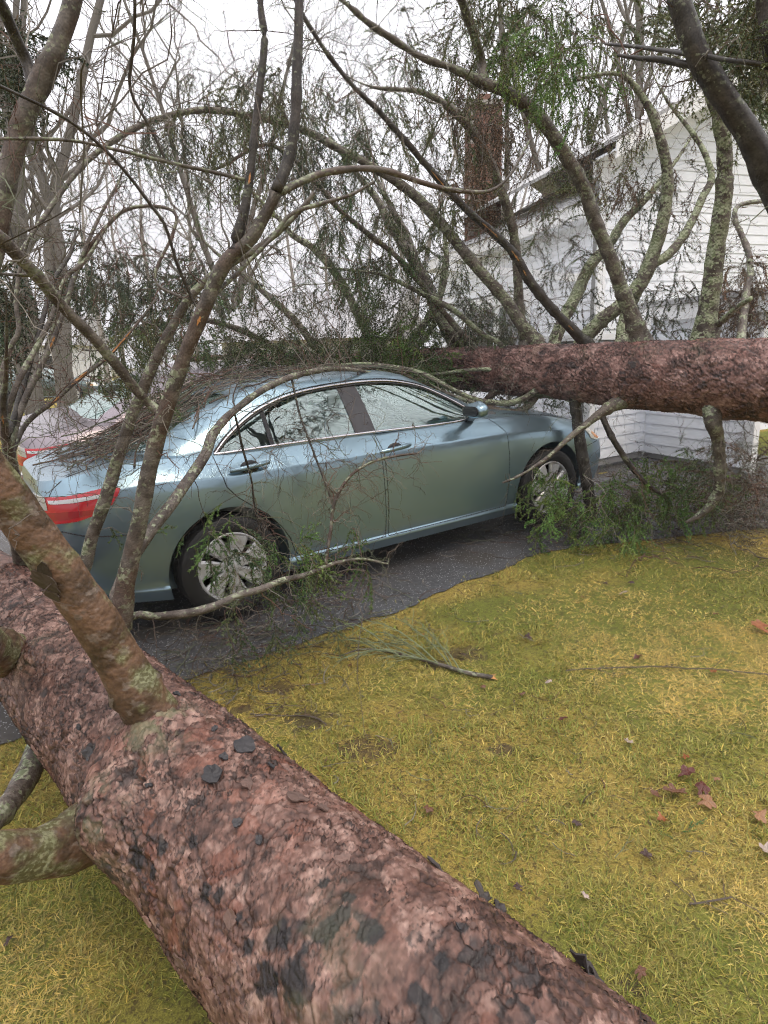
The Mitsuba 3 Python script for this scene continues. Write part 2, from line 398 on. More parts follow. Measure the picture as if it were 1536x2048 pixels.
def bark(ax, s0, s1, ds, th, seed, cell=0.040, amp=1.0, bumps=(), tint=(1, 1, 1), stretch=1.0, spots=(), redness=1.0):
    """The displaced bark of a trunk between s0 and s1. th: angles. Returns v, f, colour."""
    r = np.random.default_rng(seed)
    S, TH = np.meshgrid(np.arange(s0, s1, ds), th, indexing='ij')
    P, R, T_, UPV, SD = ax_eval(ax, S)
    R0 = float(np.median(R)); per = 2 * np.pi * R0
    W = np.mod(TH, 2 * np.pi) * R0
    q = P + R[..., None] * (np.cos(TH)[..., None] * UPV + np.sin(TH)[..., None] * SD)
    wob = lambda f, k: (meshkit.fbm(q * f, 3, seed + k) - 0.5)
    sw, ww = S + stretch * (0.05 * wob(9, 1) + 0.030 * wob(34, 2)), np.mod(W + 0.05 * wob(9, 3) + 0.030 * wob(34, 4), per)
    tone = np.zeros_like(S); crack_shade = np.zeros_like(S); h = np.zeros_like(S)
    qs = np.stack([(S + 0.03 * wob(30, 2)) / stretch, W, TH * 0 + 3.0], -1) + 0.0
    qs = np.stack([q[..., 0], q[..., 1], q[..., 2]], -1) + T_ * (S * (1 / stretch - 1))[..., None]
    g = 0.04 / cell

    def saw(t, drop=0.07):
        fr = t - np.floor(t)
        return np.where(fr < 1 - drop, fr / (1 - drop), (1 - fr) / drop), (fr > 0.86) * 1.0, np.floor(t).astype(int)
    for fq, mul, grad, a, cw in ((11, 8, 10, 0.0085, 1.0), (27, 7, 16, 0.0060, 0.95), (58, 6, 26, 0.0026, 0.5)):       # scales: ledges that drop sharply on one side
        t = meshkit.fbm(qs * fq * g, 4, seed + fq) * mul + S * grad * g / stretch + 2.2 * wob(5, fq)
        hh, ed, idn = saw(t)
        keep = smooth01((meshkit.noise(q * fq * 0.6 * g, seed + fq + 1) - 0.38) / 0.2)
        h += a * (hh - 0.5) * (0.2 + 0.8 * keep); crack_shade = np.maximum(crack_shade, ed * keep * cw); tone += 0.26 * (r.random(400)[idn % 400] - 0.5)
    for lev, (c, a) in enumerate(((cell * 2.4, 0.0065), (cell * 1.1, 0.0040))):
        d1, d2, ID, off, n = voro(sw, ww, per, c * 1.05 * stretch, c * 0.95, seed + 10 * lev)
        u = r.random((n, 6))
        edge = 1 - (1 - np.clip((d2 - d1) / (0.10, 0.13)[lev], 0, 1)) * (smooth01((meshkit.noise(q * (8, 15)[lev], seed + 70 + lev) - 0.42) / 0.22))
        h += a * (0.8 * (u[:, 2][ID] - 0.5) - 0.9 * (1 - edge))
        tone += 0.30 * (u[:, 3][ID] - 0.5)
        red = u[:, 4][ID]; blk = u[:, 5][ID]
        crack_shade = np.maximum(crack_shade, (1 - edge) * (0.95, 0.8)[lev])
    h = amp * h + 0.020 * wob(3.0, 7) * amp + 0.003 * wob(70, 8) * amp
    flare = np.zeros_like(S)
    for (bs, bt, ba, bw, *gr) in bumps:
        dt = (TH - bt + np.pi) % (2 * np.pi) - np.pi
        e = np.exp(-(((S - bs) / bw) ** 2 + (dt * R / bw) ** 2)); h = h + ba * e; flare = np.maximum(flare, e * (gr[0] if gr else 0.25))
    V = P + (R + h)[..., None] * (np.cos(TH)[..., None] * UPV + np.sin(TH)[..., None] * SD)
    base = np.array([0.150, 0.080, 0.062]); dark = np.array([0.045, 0.025, 0.020]); lite = np.array([0.335, 0.220, 0.182]); ro = np.array([0.22, 0.078, 0.048])
    m = np.clip(0.44 + 1.1 * tone + 0.45 * wob(14, 5) + 1.1 * wob(70, 6), 0, 1)[..., None]
    col = np.where(m < 0.5, dark + (base - dark) * m * 2, base + (lite - base) * (m - 0.5) * 2)
    rp = smooth01((meshkit.fbm(q * 3.2, 3, seed + 40) - 0.44) / 0.2)
    k = (np.clip((red - 0.70) / 0.15, 0, 1) * (0.15 + 0.85 * rp) * 0.36 * redness)[..., None]; col = col * (1 - k) + ro * k
    bp = smooth01((meshkit.fbm(q * 4.5, 3, seed + 50) - 0.52) / 0.14)
    k = (np.clip((blk - (0.985 - 0.12 * bp)) / 0.02, 0, 1) * smooth01((wob(45, 11) + 0.15) / 0.2) * 0.8)[..., None]; col = col * (1 - k) + np.array([0.030, 0.027, 0.027]) * k
    col = col * (1 - 0.85 * crack_shade[..., None]) + np.array([0.014, 0.010, 0.009]) * 0.85 * crack_shade[..., None]  # shade of cracks and ledge drops painted dark into the bark colour
    for (bs, bt, br) in spots:                                               # black resin and soot stains
        dt = (TH - bt + np.pi) % (2 * np.pi) - np.pi
        d = np.hypot(S - bs, dt * R) / br + 1.6 * wob(38, 12) + 0.9 * wob(110, 13)
        k = (smooth01((1.15 - d) / 0.3) * 0.92)[..., None]; col = col * (1 - k) + np.array([0.016, 0.015, 0.016]) * k
    gl = (smooth01((meshkit.fbm(q * 22, 4, seed + 60) - 0.46) / 0.10) * np.clip(flare * 1.2, 0, 1) * 0.6)[..., None]
    col = col * (1 - gl) + np.array([0.17, 0.18, 0.10]) * gl
    col = col * np.array(tint) * (0.55 + 0.5 * meshkit.noise(q * 170, seed + 9) + 0.4 * meshkit.noise(q * 75, seed + 10))[..., None]
    a, b = S.shape
    i, j = np.meshgrid(np.arange(a - 1), np.arange(b - 1), indexing='ij')
    f = np.stack([i * b + j, i * b + j + 1, (i + 1) * b + j + 1, (i + 1) * b + j], -1).reshape(-1, 4)
    return V.reshape(-1, 3), f, col.reshape(-1, 3)


def angles(lo, hi, step_in, step_out):
    """Angles round the trunk: fine between lo and hi, coarse elsewhere; closed."""
    a = np.arange(lo, hi, step_in)
    b = np.linspace(hi, lo + 2 * np.pi, max(4, int((lo + 2 * np.pi - hi) / step_out)))
    return np.r_[a, b]


class Tree:
    def __init__(s, name, label, ax, group=None):
        s.k = thing(name, label, 'fallen tree', group); s.ax = ax; s.b = []; s.wf = 1.0

    def base(s, x, y):
        """The axis point that projects nearest to a pixel."""
        q = pix(s.ax['p']); q[depth(s.ax['p']) < 0.2] = 1e6
        i = np.argmin(((q - [x, y]) ** 2).sum(1))
        return i

    def branch(s, pts, z1, root='T', mat='limb_bark', wig=0.6, z0=None, zm=None, label=None, dz=0.0, twigs=1.0, sides=None, foot=None):
        """pts: (x, y, width) in pixels of the photograph from the root outwards; z1: depth of the tip. root: 'T' (trunk) or the number of a branch."""
        pts = np.array(pts, float); pts[:, 2] *= s.wf
        if root == 'T':
            i = s.base(pts[0, 0], pts[0, 1]); start = s.ax['p'][i]; zz = depth(start)
            zs = zz + dz if z0 is None else z0
            q = [np.r_[start, pts[0, 2] / 2 * zs / FPX * 1.1]]
        elif root is None:
            zs = z0; q = []
        else:
            pb = s.b[root]['p']; i = np.argmin(((pix(pb) - pts[0, :2]) ** 2).sum(1)); start = pb[i]; zs = depth(start) + dz
            q = [np.r_[start, min(pts[0, 2] / 2 * zs / FPX, s.b[root]['r'][i] * 1.02)]]
            pts = pts[1:] if np.hypot(*(pix(start) - pts[0, :2])) < 6 else pts
        L = np.r_[0, np.cumsum(np.hypot(*np.diff(pts[:, :2], axis=0).T))]; L = L / L[-1]
        z = zs + (z1 - zs) * L
        if zm is not None: z += (zm - (zs + z1) / 2) * 4 * L * (1 - L)
        for (x, y, w), d in zip(pts, z):
            q.append(np.r_[at(x, y, d), w / 2 * d / FPX])
        if q[-1][3] > 0.010 and foot is None:                         # past the picture's edge a limb still ends in a tip
            d = norm(q[-1][:3] - q[-2][:3]); a = q[-1]
            for u, k in ((0.3, 0.75), (0.65, 0.4), (1.0, 0.08)): q.append(np.r_[a[:3] + d * u * 30 * a[3] + [0, 0, 0.1 * u * u], a[3] * k])
        q = np.array(q)
        q[:, 2] = np.maximum(q[:, 2], gz(q[:, 0], q[:, 1]) + q[:, 3] * 0.8)
        q = spline(q, 0.03)
        q[:, 3] = np.maximum(q[:, 3], 0.0022)
        no = np.stack([meshkit.fbm(np.c_[q[:, :3] * 5, ] + 31 * j, 3, 77 + j) - 0.5 for j in range(3)], 1)
        q[2:, :3] += no[2:] * wig * np.minimum(q[2:, 3:4] * 1.2, 0.02)
        P, r = q[:, :3], q[:, 3]
        r = r * (1 + 0.16 * (meshkit.noise(np.c_[P * 17], 5) - 0.5))
        if root == 'T':                                               # the swollen collar where a limb leaves the trunk
            sl = np.r_[0, np.cumsum(np.linalg.norm(np.diff(P, axis=0), axis=1))]; r = r * (1 + (0.55 if r[0] < 0.05 else 0.12) * np.exp(-np.maximum(0, sl - s.ax['r'][i] * 0.9) / (1.6 * r[0])))
        knots = rng.random(len(r)) < 0.05
        r = r * (1 + 0.18 * knots)
        s.b.append(dict(p=P, r=r, mat=mat, label=label, tw=MB(), nd=MB(), twn=twigs, sides=sides, T=mat))
        return len(s.b) - 1

    def flush(s):
        for b in s.b:
            P, r = b['p'], b['r']
            big = r.max() > 0.05
            if b['sides']:
                nb = b['sides']
            else:
                nb = 20 if big else 10 if r.max() > 0.012 else 6
            v, f = tubes(P, r, nb, cap=True)
            if big:
                c = np.repeat(P, nb, 0); d = norm(v - c)
                v = v + d * (0.16 * r.max() * (meshkit.fbm(v * 14, 4, 3) - 0.5))[:, None]
            k = put((v, f), b['mat'], s.k, 'branch', smooth=True, label=b['label'])
            b['k'] = k
            if b['tw'].n: put(b['tw'].mesh(), 'twig', k, 'twigs', color=b['tw'].color(), kind='stuff')
            if b['nd'].n: put(b['nd'].mesh(), 'needle', k, 'needles', color=b['nd'].color(), kind='stuff')


TWIG_COL = np.array([[0.075, 0.052, 0.040], [0.13, 0.105, 0.085], [0.19, 0.17, 0.145], [0.11, 0.058, 0.042], [0.11, 0.12, 0.075]])


def twig_paths(B, D, L, k, droop, wob):
    """n twigs from B along D, bending down."""
    n = len(B); t = np.linspace(0, 1, k)[None, :, None]
    P = B[:, None] + D[:, None] * L[:, None, None] * t + np.array([0, 0, -1.0]) * (droop * L)[:, None, None] * t**2
    w = np.cumsum(rng.normal(0, 1, (n, k, 3)), 1); w -= w[:, :1]
    return P + w * (wob * L)[:, None, None] / k


def dirs_about(t, n_ang, lean):
    """Directions leaning away from t at angle `lean`, around it by n_ang."""
    ref = np.where(np.abs(t[:, 2:]) < 0.85, [0, 0, 1.0], [1.0, 0, 0])
    a = norm(np.cross(t, ref)); b = np.cross(t, a)
    return t * np.cos(lean)[:, None] + (a * np.cos(n_ang)[:, None] + b * np.sin(n_ang)[:, None]) * np.sin(lean)[:, None]


def add_twigs(b, n, lmin, lmax, u0=0.15, u1=1.0, droop=(0.0, 0.5), sub=5, r0=0.0026, hang=None, col=None):
    """n side twigs along a branch, each with `sub` twiglets."""
    if n < 1: return
    P = b['p']; i = (rng.uniform(u0, u1, n) * (len(P) - 1)).astype(int)
    t = norm(np.gradient(P, axis=0))[i]
    D = dirs_about(t, rng.uniform(0, 2 * np.pi, n), rng.uniform(0.6, 1.4, n))
    if hang is not None: D = norm(D + np.array([0, 0, -1.0]) * rng.uniform(hang[0], hang[1], n)[:, None])
    L = rng.uniform(lmin, lmax, n) * rng.uniform(0.5, 1, n)
    W = twig_paths(P[i], D, L, 9, rng.uniform(*droop, n), 0.50)
    W[..., 2] = np.maximum(W[..., 2], gz(W[..., 0], W[..., 1]) + 0.012)
    rr = (r0 * (0.5 + L / lmax))[:, None] * np.linspace(1.25, 0.45, 9)[None]
    c = TWIG_COL[rng.integers(0, 5 if col is None else col, n)] * rng.uniform(0.7, 1.2, (n, 1))
    v, f = tubes(W, rr, 4); b['tw'].add(v, f, np.repeat(c, 36, 0))
    if sub:
        m = n * sub; a = np.repeat(np.arange(n), sub); j = rng.integers(1, 9, m); ts = norm(np.gradient(W, axis=1))[a, j]
        D2 = dirs_about(ts, rng.uniform(0, 6.28, m), rng.uniform(0.5, 1.2, m)); L2 = L[a] * rng.uniform(0.12, 0.4, m)
        W2 = twig_paths(W[a, j], D2, L2, 4, rng.uniform(0, 0.5, m), 0.45)
        v, f = tubes(W2, (r0 * 0.6 * np.linspace(1, 0.5, 4))[None].repeat(m, 0), 3); b['tw'].add(v, f, np.repeat(c[a], 12, 0))


def spray_proto(r, length, hang):
    """A spruce spray along +x: a twig with side twiglets, all set with needles. Returns (needle v, f, tone), (twig v, f)."""
    axes = []
    k = 5; t = np.linspace(0, 1, k)
    main = np.stack([t * length, 0.06 * np.sin(t * 3 + r.uniform(0, 6)) * length, -hang * length * t**2], 1)
    axes.append(main)
    for u in np.arange(0.10, 0.95, 0.030 / length):
        p = np.array([np.interp(u, t, main[:, j]) for j in range(3)]); sgn = r.choice([-1, 1])
        l = length * (0.50 * (1 - u) + 0.16) * r.uniform(0.6, 1.2)
        d = np.array([0.75, sgn * r.uniform(0.5, 0.9), r.uniform(-0.45, 0.15)]); d /= np.linalg.norm(d)
        tt = np.linspace(0, 1, k)[:, None]
        axes.append(p + d * l * tt + np.array([0, 0, -1]) * l * hang * 0.9 * tt**2)
    nv, nc, tv, tf, n0 = [], [], [], [], 0
    for a in axes:
        L = np.linalg.norm(np.diff(a, axis=0), axis=1).sum(); m = max(8, int(L / 0.0023))
        u = r.uniform(0.04, 1, m); p = np.stack([np.interp(u, t, a[:, j]) for j in range(3)], 1)
        tg = norm(np.gradient(a, axis=0)); tg = np.stack([np.interp(u, t, tg[:, j]) for j in range(3)], 1)
        d = dirs_about_r(r, norm(tg), r.uniform(0.5, 1.15, m)); l = r.uniform(0.009, 0.0155, m)
        s = norm(np.cross(d, r.normal(size=(m, 3)))) * 0.0025
        nv.append(np.stack([p - s, p + s, p + d * l[:, None]], 1).reshape(-1, 3))
        nc.append(np.repeat(r.uniform(0.6, 1.35, m) * (0.8 + 0.6 * u), 3))
    v, f = tubes(main, np.linspace(0.0016, 0.0008, k), 3)
    nv = np.vstack(nv)
    return nv, np.arange(len(nv)).reshape(-1, 3), np.concatenate(nc), v, f


def dirs_about_r(r, t, lean):
    ref = np.where(np.abs(t[:, 2:]) < 0.85, [0, 0, 1.0], [1.0, 0, 0]); a = norm(np.cross(t, ref)); b = np.cross(t, a); g = r.uniform(0, 6.28, len(t))
    return t * np.cos(lean)[:, None] + (a * np.cos(g)[:, None] + b * np.sin(g)[:, None]) * np.sin(lean)[:, None]


_r8 = np.random.default_rng(8)
SPRAYS = [spray_proto(_r8, l, h) for l, h in ((0.12, 0.3), (0.15, 0.45), (0.17, 0.7), (0.14, 0.6), (0.19, 0.4), (0.11, 0.2))]
GREENS = dict(dark=(0.040, 0.058, 0.032), olive=(0.076, 0.096, 0.040), fresh=(0.085, 0.150, 0.036), mid=(0.055, 0.088, 0.034), brown=(0.095, 0.070, 0.045))


class Grow:
    """Grows side shoots of a tree: each new point is reached from the nearest wood, old or just grown."""
    def __init__(g, tree, only=None):
        idx = [i for i in range(len(tree.b)) if only is None or i in only]
        g.t = tree; g.p = [tree.b[i]['p'] for i in idx]; g.o = [np.full(len(tree.b[i]['p']), i) for i in idx]

    def reach(g, pts, dmax=1.3):
        """Paths (k = 7 points) from the wood to each point, in order of distance: list of (path, owner)."""
        d0 = cKDTree(np.vstack(g.p)).query(pts)[0]; order = np.argsort(d0); out = []
        for c in range(0, len(order), 7):
            A, O = np.vstack(g.p), np.concatenate(g.o); kd = cKDTree(A); newp, newo = [], []
            for i in order[c:c + 7]:
                d, k = kd.query(pts[i])
                if d > dmax: continue
                t = np.linspace(0, 1, 7)[:, None]; side = rng.normal(0, 0.12, 3) + [0, 0, 0.10]
                W = A[k] + (pts[i] - A[k]) * t + side * d * 4 * t * (1 - t) + np.cumsum(rng.normal(0, 0.042 * d, (7, 3)), 0) * np.sin(t * np.pi)
                W[:, 2] = np.maximum(W[:, 2], gz(W[:, 0], W[:, 1]) + 0.012)
                out.append((W, O[k], d)); newp.append(W[1:]); newo.append(np.full(6, O[k]))
            g.p += newp; g.o += newo
        return out


def spot_points(x, y, sp, n, z, dz):
    sx, sy = (sp if isinstance(sp, tuple) else (sp, sp))
    p = np.array([at(x + rng.normal(0, sx), y + rng.normal(0, sy), max(0.6, z + rng.normal(0, dz))) for _ in range(n)])
    p[:, 2] = np.maximum(p[:, 2], gz(p[:, 0], p[:, 1]) + 0.03)
    return p[~np.array([in_car(q) for q in p])]


def add_sprays(tree, spots, only=None):
    """spots: (x, y, spread px, count, depth, depth spread, tone, hang): needle sprays at the ends of shoots."""
    g = Grow(tree, only)
    for (x, y, sp, n, z, dz, tone, hang) in spots:
        for W, o, d in g.reach(spot_points(x, y, sp, n, z, dz)):
            b = tree.b[o]; p = W[-1]
            v, f = tubes(W, np.linspace(0.0018 + 0.0024 * min(d, 1.0), 0.0015, 7), 3)
            b['tw'].add(v, f, TWIG_COL[rng.integers(0, 5)] * rng.uniform(0.6, 1.0))
            go = norm(W[-1] - W[-2])
            for rep in range(2):
                nv, nf, nt, tv, tf = SPRAYS[rng.integers(0, len(SPRAYS))]
                g1 = norm(go * 0.7 + rng.normal(0, 0.5, 3) + np.array([0, 0, -hang]))
                if p[2] < gz(p[0], p[1]) + 0.12: g1 = norm(g1 * [1, 1, 0.2])
                s1 = norm(np.cross(rng.normal(0, 0.35, 3) + [0, 0, 1.0], g1)); R = np.stack([g1, s1, np.cross(g1, s1)], 1) * rng.uniform(0.8, 1.5)
                lo = lambda v: np.where(np.arange(3) == 2, np.maximum(v, (gz(v[:, 0], v[:, 1]) + 0.01)[:, None]), v)
                c = np.array(GREENS[tone]) * rng.uniform(0.6, 1.5) * np.array([rng.uniform(0.85, 1.3), 1, 1]); p1 = W[-1 - 2 * rep]
                b['nd'].add(lo(nv @ R.T + p1), nf, c * nt[:, None])
                b['tw'].add(lo(tv @ R.T + p1), tf, np.array([0.13, 0.085, 0.055]))


def add_fine(tree, spots, only=None):
    """Bare twigs: spots (x, y, spread px, count, depth, depth spread, length, down)."""
    g = Grow(tree, only)
    for (x, y, sp, n, z, dz, L, down) in spots:
        got = g.reach(spot_points(x, y, sp, n, z, dz)); n = len(got)
        if not n: continue
        W = np.array([q[0] for q in got]); own = np.array([q[1] for q in got]); d = np.array([q[2] for q in got]); p = W[:, -1]
        go = norm(norm(W[:, -1] - W[:, -2]) * 0.6 + rng.normal(0, 0.5, (n, 3)) + np.array([0, 0, -down])); l = L * rng.uniform(0.3, 1.2, n)
        X = twig_paths(p, go, l, 6, rng.uniform(-0.3, 0.5, n), 0.55)
        Q = np.concatenate([W, X[:, 1:]], 1); Q[..., 2] = np.maximum(Q[..., 2], gz(Q[..., 0], Q[..., 1]) + 0.01); K = Q.shape[1]
        rr = np.minimum(0.0016 + 0.0026 * d, 0.0045)[:, None] * np.linspace(1, 0.4, K)[None]
        c = TWIG_COL[rng.integers(0, 5, n)] * rng.uniform(0.5, 1.1, (n, 1))
        m = n * 5; ai = np.repeat(np.arange(n), 5); j = rng.integers(3, K, m)
        D2 = dirs_about(norm(np.gradient(Q, axis=1))[ai, j], rng.uniform(0, 6.28, m), rng.uniform(0.5, 1.3, m))
        W2 = twig_paths(Q[ai, j], D2, l[ai] * rng.uniform(0.10, 0.5, m), 4, rng.uniform(-0.3, 0.8, m), 0.5)
        for o in np.unique(own):
            b = tree.b[o]; s = own == o
            v, f = tubes(Q[s], rr[s], 3); b['tw'].add(v, f, np.repeat(c[s], 3 * K, 0))
            s2 = s[ai]; v, f = tubes(W2[s2], np.full((s2.sum(), 4), 0.0012), 3); b['tw'].add(v, f, np.repeat(c[ai][s2], 12, 0))


def in_car(p):
    q = np.asarray(p) - CO
    X, L, Z = q[0] * CU[0] + q[1] * CU[1], q[0] * CN[0] + q[1] * CN[1], p[2] - gz(p[0], p[1])
    top = np.interp(X, [-1.1, -0.9, -0.4, 0.3, 1.0, 1.5, 2.3, 3.2, 3.7], [1.12, 1.15, 1.17, 1.45, 1.52, 1.5, 1.05, 0.95, 0.8])
    return -1.12 < X < 3.76 and abs(L) < 0.96 and Z < top

def surf(ax, x, y):
    """(s, theta, point) where the ray of a pixel meets the trunk."""
    z = np.linspace(0.5, 12, 3000); P = np.array([at(x, y, q) for q in z]); d, k = cKDTree(ax['p']).query(P)
    hit = np.argmax(d < ax['r'][k]) if (d < ax['r'][k]).any() else np.argmin(d - ax['r'][k])
    p, i = P[hit], k[hit]; o = p - ax['p'][i]
    return ax['s'][i], math.atan2(o @ ax['side'][i], o @ ax['up'][i]), p


def polar(az, el): return np.array([math.cos(math.radians(el)) * math.cos(math.radians(az)), math.cos(math.radians(el)) * math.sin(math.radians(az)), math.sin(math.radians(el))])


# -------- the near spruce, lying across the foreground
A0, AD = np.array([-0.205, 1.25, 0.450]), polar(133, 2.0)
ra = lambda s: 0.258 * (1 - 0.05 * s)
actrl = [np.r_[A0 + AD * s + np.array([0, 0, -0.05 * max(0, -s - 0.9)]), ra(s)] for s in (-2.2, -1.5, -0.8, 0, 0.8, 1.6, 2.3, 2.8)]
for s, bend in ((3.6, 0.12), (4.6, 0.42), (5.8, 0.9)): actrl.append(np.r_[A0 + AD * s + np.array([-0.73, -0.68, 0]) * bend, ra(s)])
axA = axis_of(actrl)
TA = Tree('fallen_spruce', 'big fallen spruce in the foreground, scaly pinkish brown trunk reaching the bottom edge', axA, 'fallen spruces'); TA.wf = 0.80
sA = axA['s'][np.argmin(np.linalg.norm(axA['p'] - A0, axis=1))]
B1 = surf(axA, 318, 1455); B8 = surf(axA, 205, 1640); B10 = surf(axA, 60, 1315); BK = surf(axA, 640, 1930); BK2 = surf(axA, 235, 1245)
bumpsA = [(B1[0], B1[1], 0.028, 0.09, 0.9), (B8[0], B8[1], 0.06, 0.12, 0.5), (B10[0], B10[1], 0.035, 0.09), (BK[0], BK[1], 0.02, 0.11), (BK2[0], BK2[1], 0.03, 0.07)]
SPOTS = [(*surf(axA, x, y)[:2], r) for x, y, r in ((270, 1710, .030), (322, 1690, .018), (385, 1685, .016), (405, 1785, .017), (440, 1787, .016), (560, 1872, .030), (602, 1968, .034), (655, 1880, .020), (690, 1845, .018), (735, 1870, .022), (700, 1800, .016), (185, 1500, .022), (420, 1550, .015), (480, 1838, .012), (505, 1900, .014), (300, 1740, .018), (760, 1890, .018), (930, 1872, .012), (890, 1935, .016), (540, 1955, .030), (830, 1985, .02), (655, 1775, .012))]
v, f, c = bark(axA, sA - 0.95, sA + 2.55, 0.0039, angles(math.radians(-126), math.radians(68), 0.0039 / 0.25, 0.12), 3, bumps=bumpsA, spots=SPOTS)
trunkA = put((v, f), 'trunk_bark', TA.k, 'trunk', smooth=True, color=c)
for lo_, hi_ in ((0.02, sA - 0.955), (sA + 2.55, axA['s'][-1])):
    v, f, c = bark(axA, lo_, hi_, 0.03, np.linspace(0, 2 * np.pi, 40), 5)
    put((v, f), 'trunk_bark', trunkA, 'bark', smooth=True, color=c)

# -------- the second spruce, over the bonnet of the sedan
B0, BD = np.array([2.0, 5.05, 1.55]), polar(134, 2.3)
rb = lambda s: 0.25 * (1 - 0.12 * s) if s < 2.5 else 0.175 * math.exp(-(s - 2.5) * 0.28)
axB = axis_of([np.r_[B0 + BD * s + np.array([0, 0, -0.06 * max(0, -s - 1.8) ** 2]), rb(s)] for s in (-5.0, -3.5, -2.4, -1.5, -0.8, 0, 0.7, 1.4, 2.1, 2.8, 3.6, 4.6, 6, 7.5)])
TB = Tree('fallen_spruce', 'second fallen spruce, its trunk lying across above the bonnet of the teal sedan', axB, 'fallen spruces'); TB.wf = 0.76
sB = axB['s'][np.argmin(np.linalg.norm(axB['p'] - B0, axis=1))]
bumpsB = [(*surf(axB, *q)[:2], a, w) for q, a, w in (((1285, 700), .03, .10), ((1410, 695), .035, .12), ((1430, 835), .03, .10), ((1240, 800), .03, .09), ((1150, 785), .02, .08), ((1080, 700), .02, .09), ((1175, 705), .012, .06), ((1010, 745), .025, .08))]
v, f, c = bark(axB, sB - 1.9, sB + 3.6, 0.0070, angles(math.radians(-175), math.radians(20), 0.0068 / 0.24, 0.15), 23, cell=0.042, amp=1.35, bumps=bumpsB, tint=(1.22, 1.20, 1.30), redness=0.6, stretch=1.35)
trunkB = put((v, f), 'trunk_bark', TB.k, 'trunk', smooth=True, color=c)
for lo_, hi_ in ((0.02, sB - 1.9), (sB + 3.6, axB['s'][-1])):
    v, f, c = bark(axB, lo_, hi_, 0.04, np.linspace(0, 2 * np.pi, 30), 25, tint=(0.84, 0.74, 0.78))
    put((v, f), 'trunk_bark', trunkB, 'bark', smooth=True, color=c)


# -------- loose flakes of bark
def flake(ax, s, th, L, W, lift, col, r):
    p, R, t, up, sd = ax_eval(ax, np.array(s)); n = math.cos(th) * up + math.sin(th) * sd; w = np.cross(n, t)
    m = 14; a = np.arange(m) * 2 * np.pi / m; rad = 1 + 0.30 * r.normal(size=m); rad = np.clip(0.6 * rad + 0.2 * np.roll(rad, 1) + 0.2 * np.roll(rad, -1), 0.55, 1.5)
    mb = MB(); tw_ = r.uniform(-0.9, 0.9); e1 = t * math.cos(tw_) + w * math.sin(tw_); e2 = np.cross(n, e1)
    rings = []
    for k in (0.0, 0.55, 1.0):
        u, q = L * k * rad * np.cos(a), W * k * rad * np.sin(a)
        h = 0.004 + lift * (0.5 + u / L * 0.6) + 0.25 * lift * (q / W) ** 2 + 0.25 * lift * r.normal(size=m) * k
        h -= q**2 / (2 * R)
        rings.append(p + n * R + e1 * u[:, None] + e2 * q[:, None] + n * h[:, None])
    top = np.vstack(rings); bot = top - n * 0.0035
    f = []
    for k in (0, 1):
        for i in range(m): j = (i + 1) % m; f += [[k * m + i, (k + 1) * m + i, (k + 1) * m + j], [k * m + i, (k + 1) * m + j, k * m + j]]
    f = np.array(f); o = len(top)
    sidef = [x for i in range(m) for x in ([2 * m + i, o + 2 * m + i, o + 2 * m + (i + 1) % m], [2 * m + i, o + 2 * m + (i + 1) % m, 2 * m + (i + 1) % m])]
    return np.vstack([top, bot]), np.vstack([f, f[:, ::-1] + o, sidef]), np.repeat(np.array(col)[None] * r.uniform(0.7, 1.3), 2 * o, 0) * r.uniform(0.8, 1.2, (2 * o, 1))


_rf = np.random.default_rng(31)
BLK = (0.032, 0.030, 0.032)
for x, y, L in [(490, 1497, .030), (425, 1552, .024), (448, 1517, .013), (185, 1505, .022), (232, 1470, .015), (352, 1390, .012), (480, 1655, .012), (930, 1870, .014), (160, 1455, .012), (430, 1462, .013), (540, 1532, .011), (300, 1572, .010), (690, 1862, .014), (520, 1682, .011)]:
    s, th, p = surf(axA, x, y)
    v, f, c = flake(axA, s, th, L, L * _rf.uniform(0.5, 0.9), L * 0.40, BLK, _rf)
    put((v, f), 'flake', trunkA, 'bark_flake', color=c)
for _ in range(50):
    s, th = sA + _rf.uniform(-0.9, 2.3), math.radians(_rf.uniform(-105, 60)); L = _rf.uniform(0.012, 0.026)
    v, f, c = flake(axA, s, th, L, L * _rf.uniform(0.6, 1.0), L * 0.22, [(0.15, 0.09, 0.072), (0.10, 0.062, 0.05), (0.17, 0.10, 0.082)][_rf.integers(3)], _rf)
    put((v, f), 'flake', trunkA, 'bark_flake', color=c)
for x, y, L in [(965, 1792, .034), (1000, 1815, .026), (1170, 1938, .034), (1192, 1955, .026), (860, 1732, .02), (560, 1505, .018)]:   # plates standing proud along the far edge
    s, th, p = surf(axA, x, y)
    v, f, c = flake(axA, s, th, L, L * 0.5, L * 0.55, (0.05, 0.042, 0.04), _rf)
    put((v, f), 'flake', trunkA, 'bark_flake', color=c)

# -------- limbs of the near spruce: (x, y, width) in pixels of the photograph, from the root outwards
a1 = TA.branch([(345, 1500, 160), (310, 1440, 128), (240, 1325, 108), (155, 1190, 106), (75, 1080, 106), (0, 975, 104), (-90, 850, 96), (-190, 690, 70)], 1.45, z0=None, dz=-0.10, mat='near_bark', label='thick mossy limb rising to the left edge in front of the car', sides=48)
a2 = TA.branch([(232, 1255, 60), (250, 1170, 46), (278, 1050, 41), (300, 930, 39), (328, 830, 42), (368, 720, 37), (415, 600, 37), (452, 525, 35), (500, 480, 32), (532, 430, 30), (552, 385, 29)], 2.30, dz=0.1, mat='red_bark', label='forked limb standing in front of the rear door', foot=1)
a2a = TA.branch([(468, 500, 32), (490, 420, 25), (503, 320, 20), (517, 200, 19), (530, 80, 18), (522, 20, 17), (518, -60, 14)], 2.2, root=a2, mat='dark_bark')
a2b = TA.branch([(552, 385, 29), (575, 320, 28), (588, 260, 26), (593, 150, 25), (598, 40, 23), (600, -70, 20)], 2.2, root=a2, mat='dark_bark')
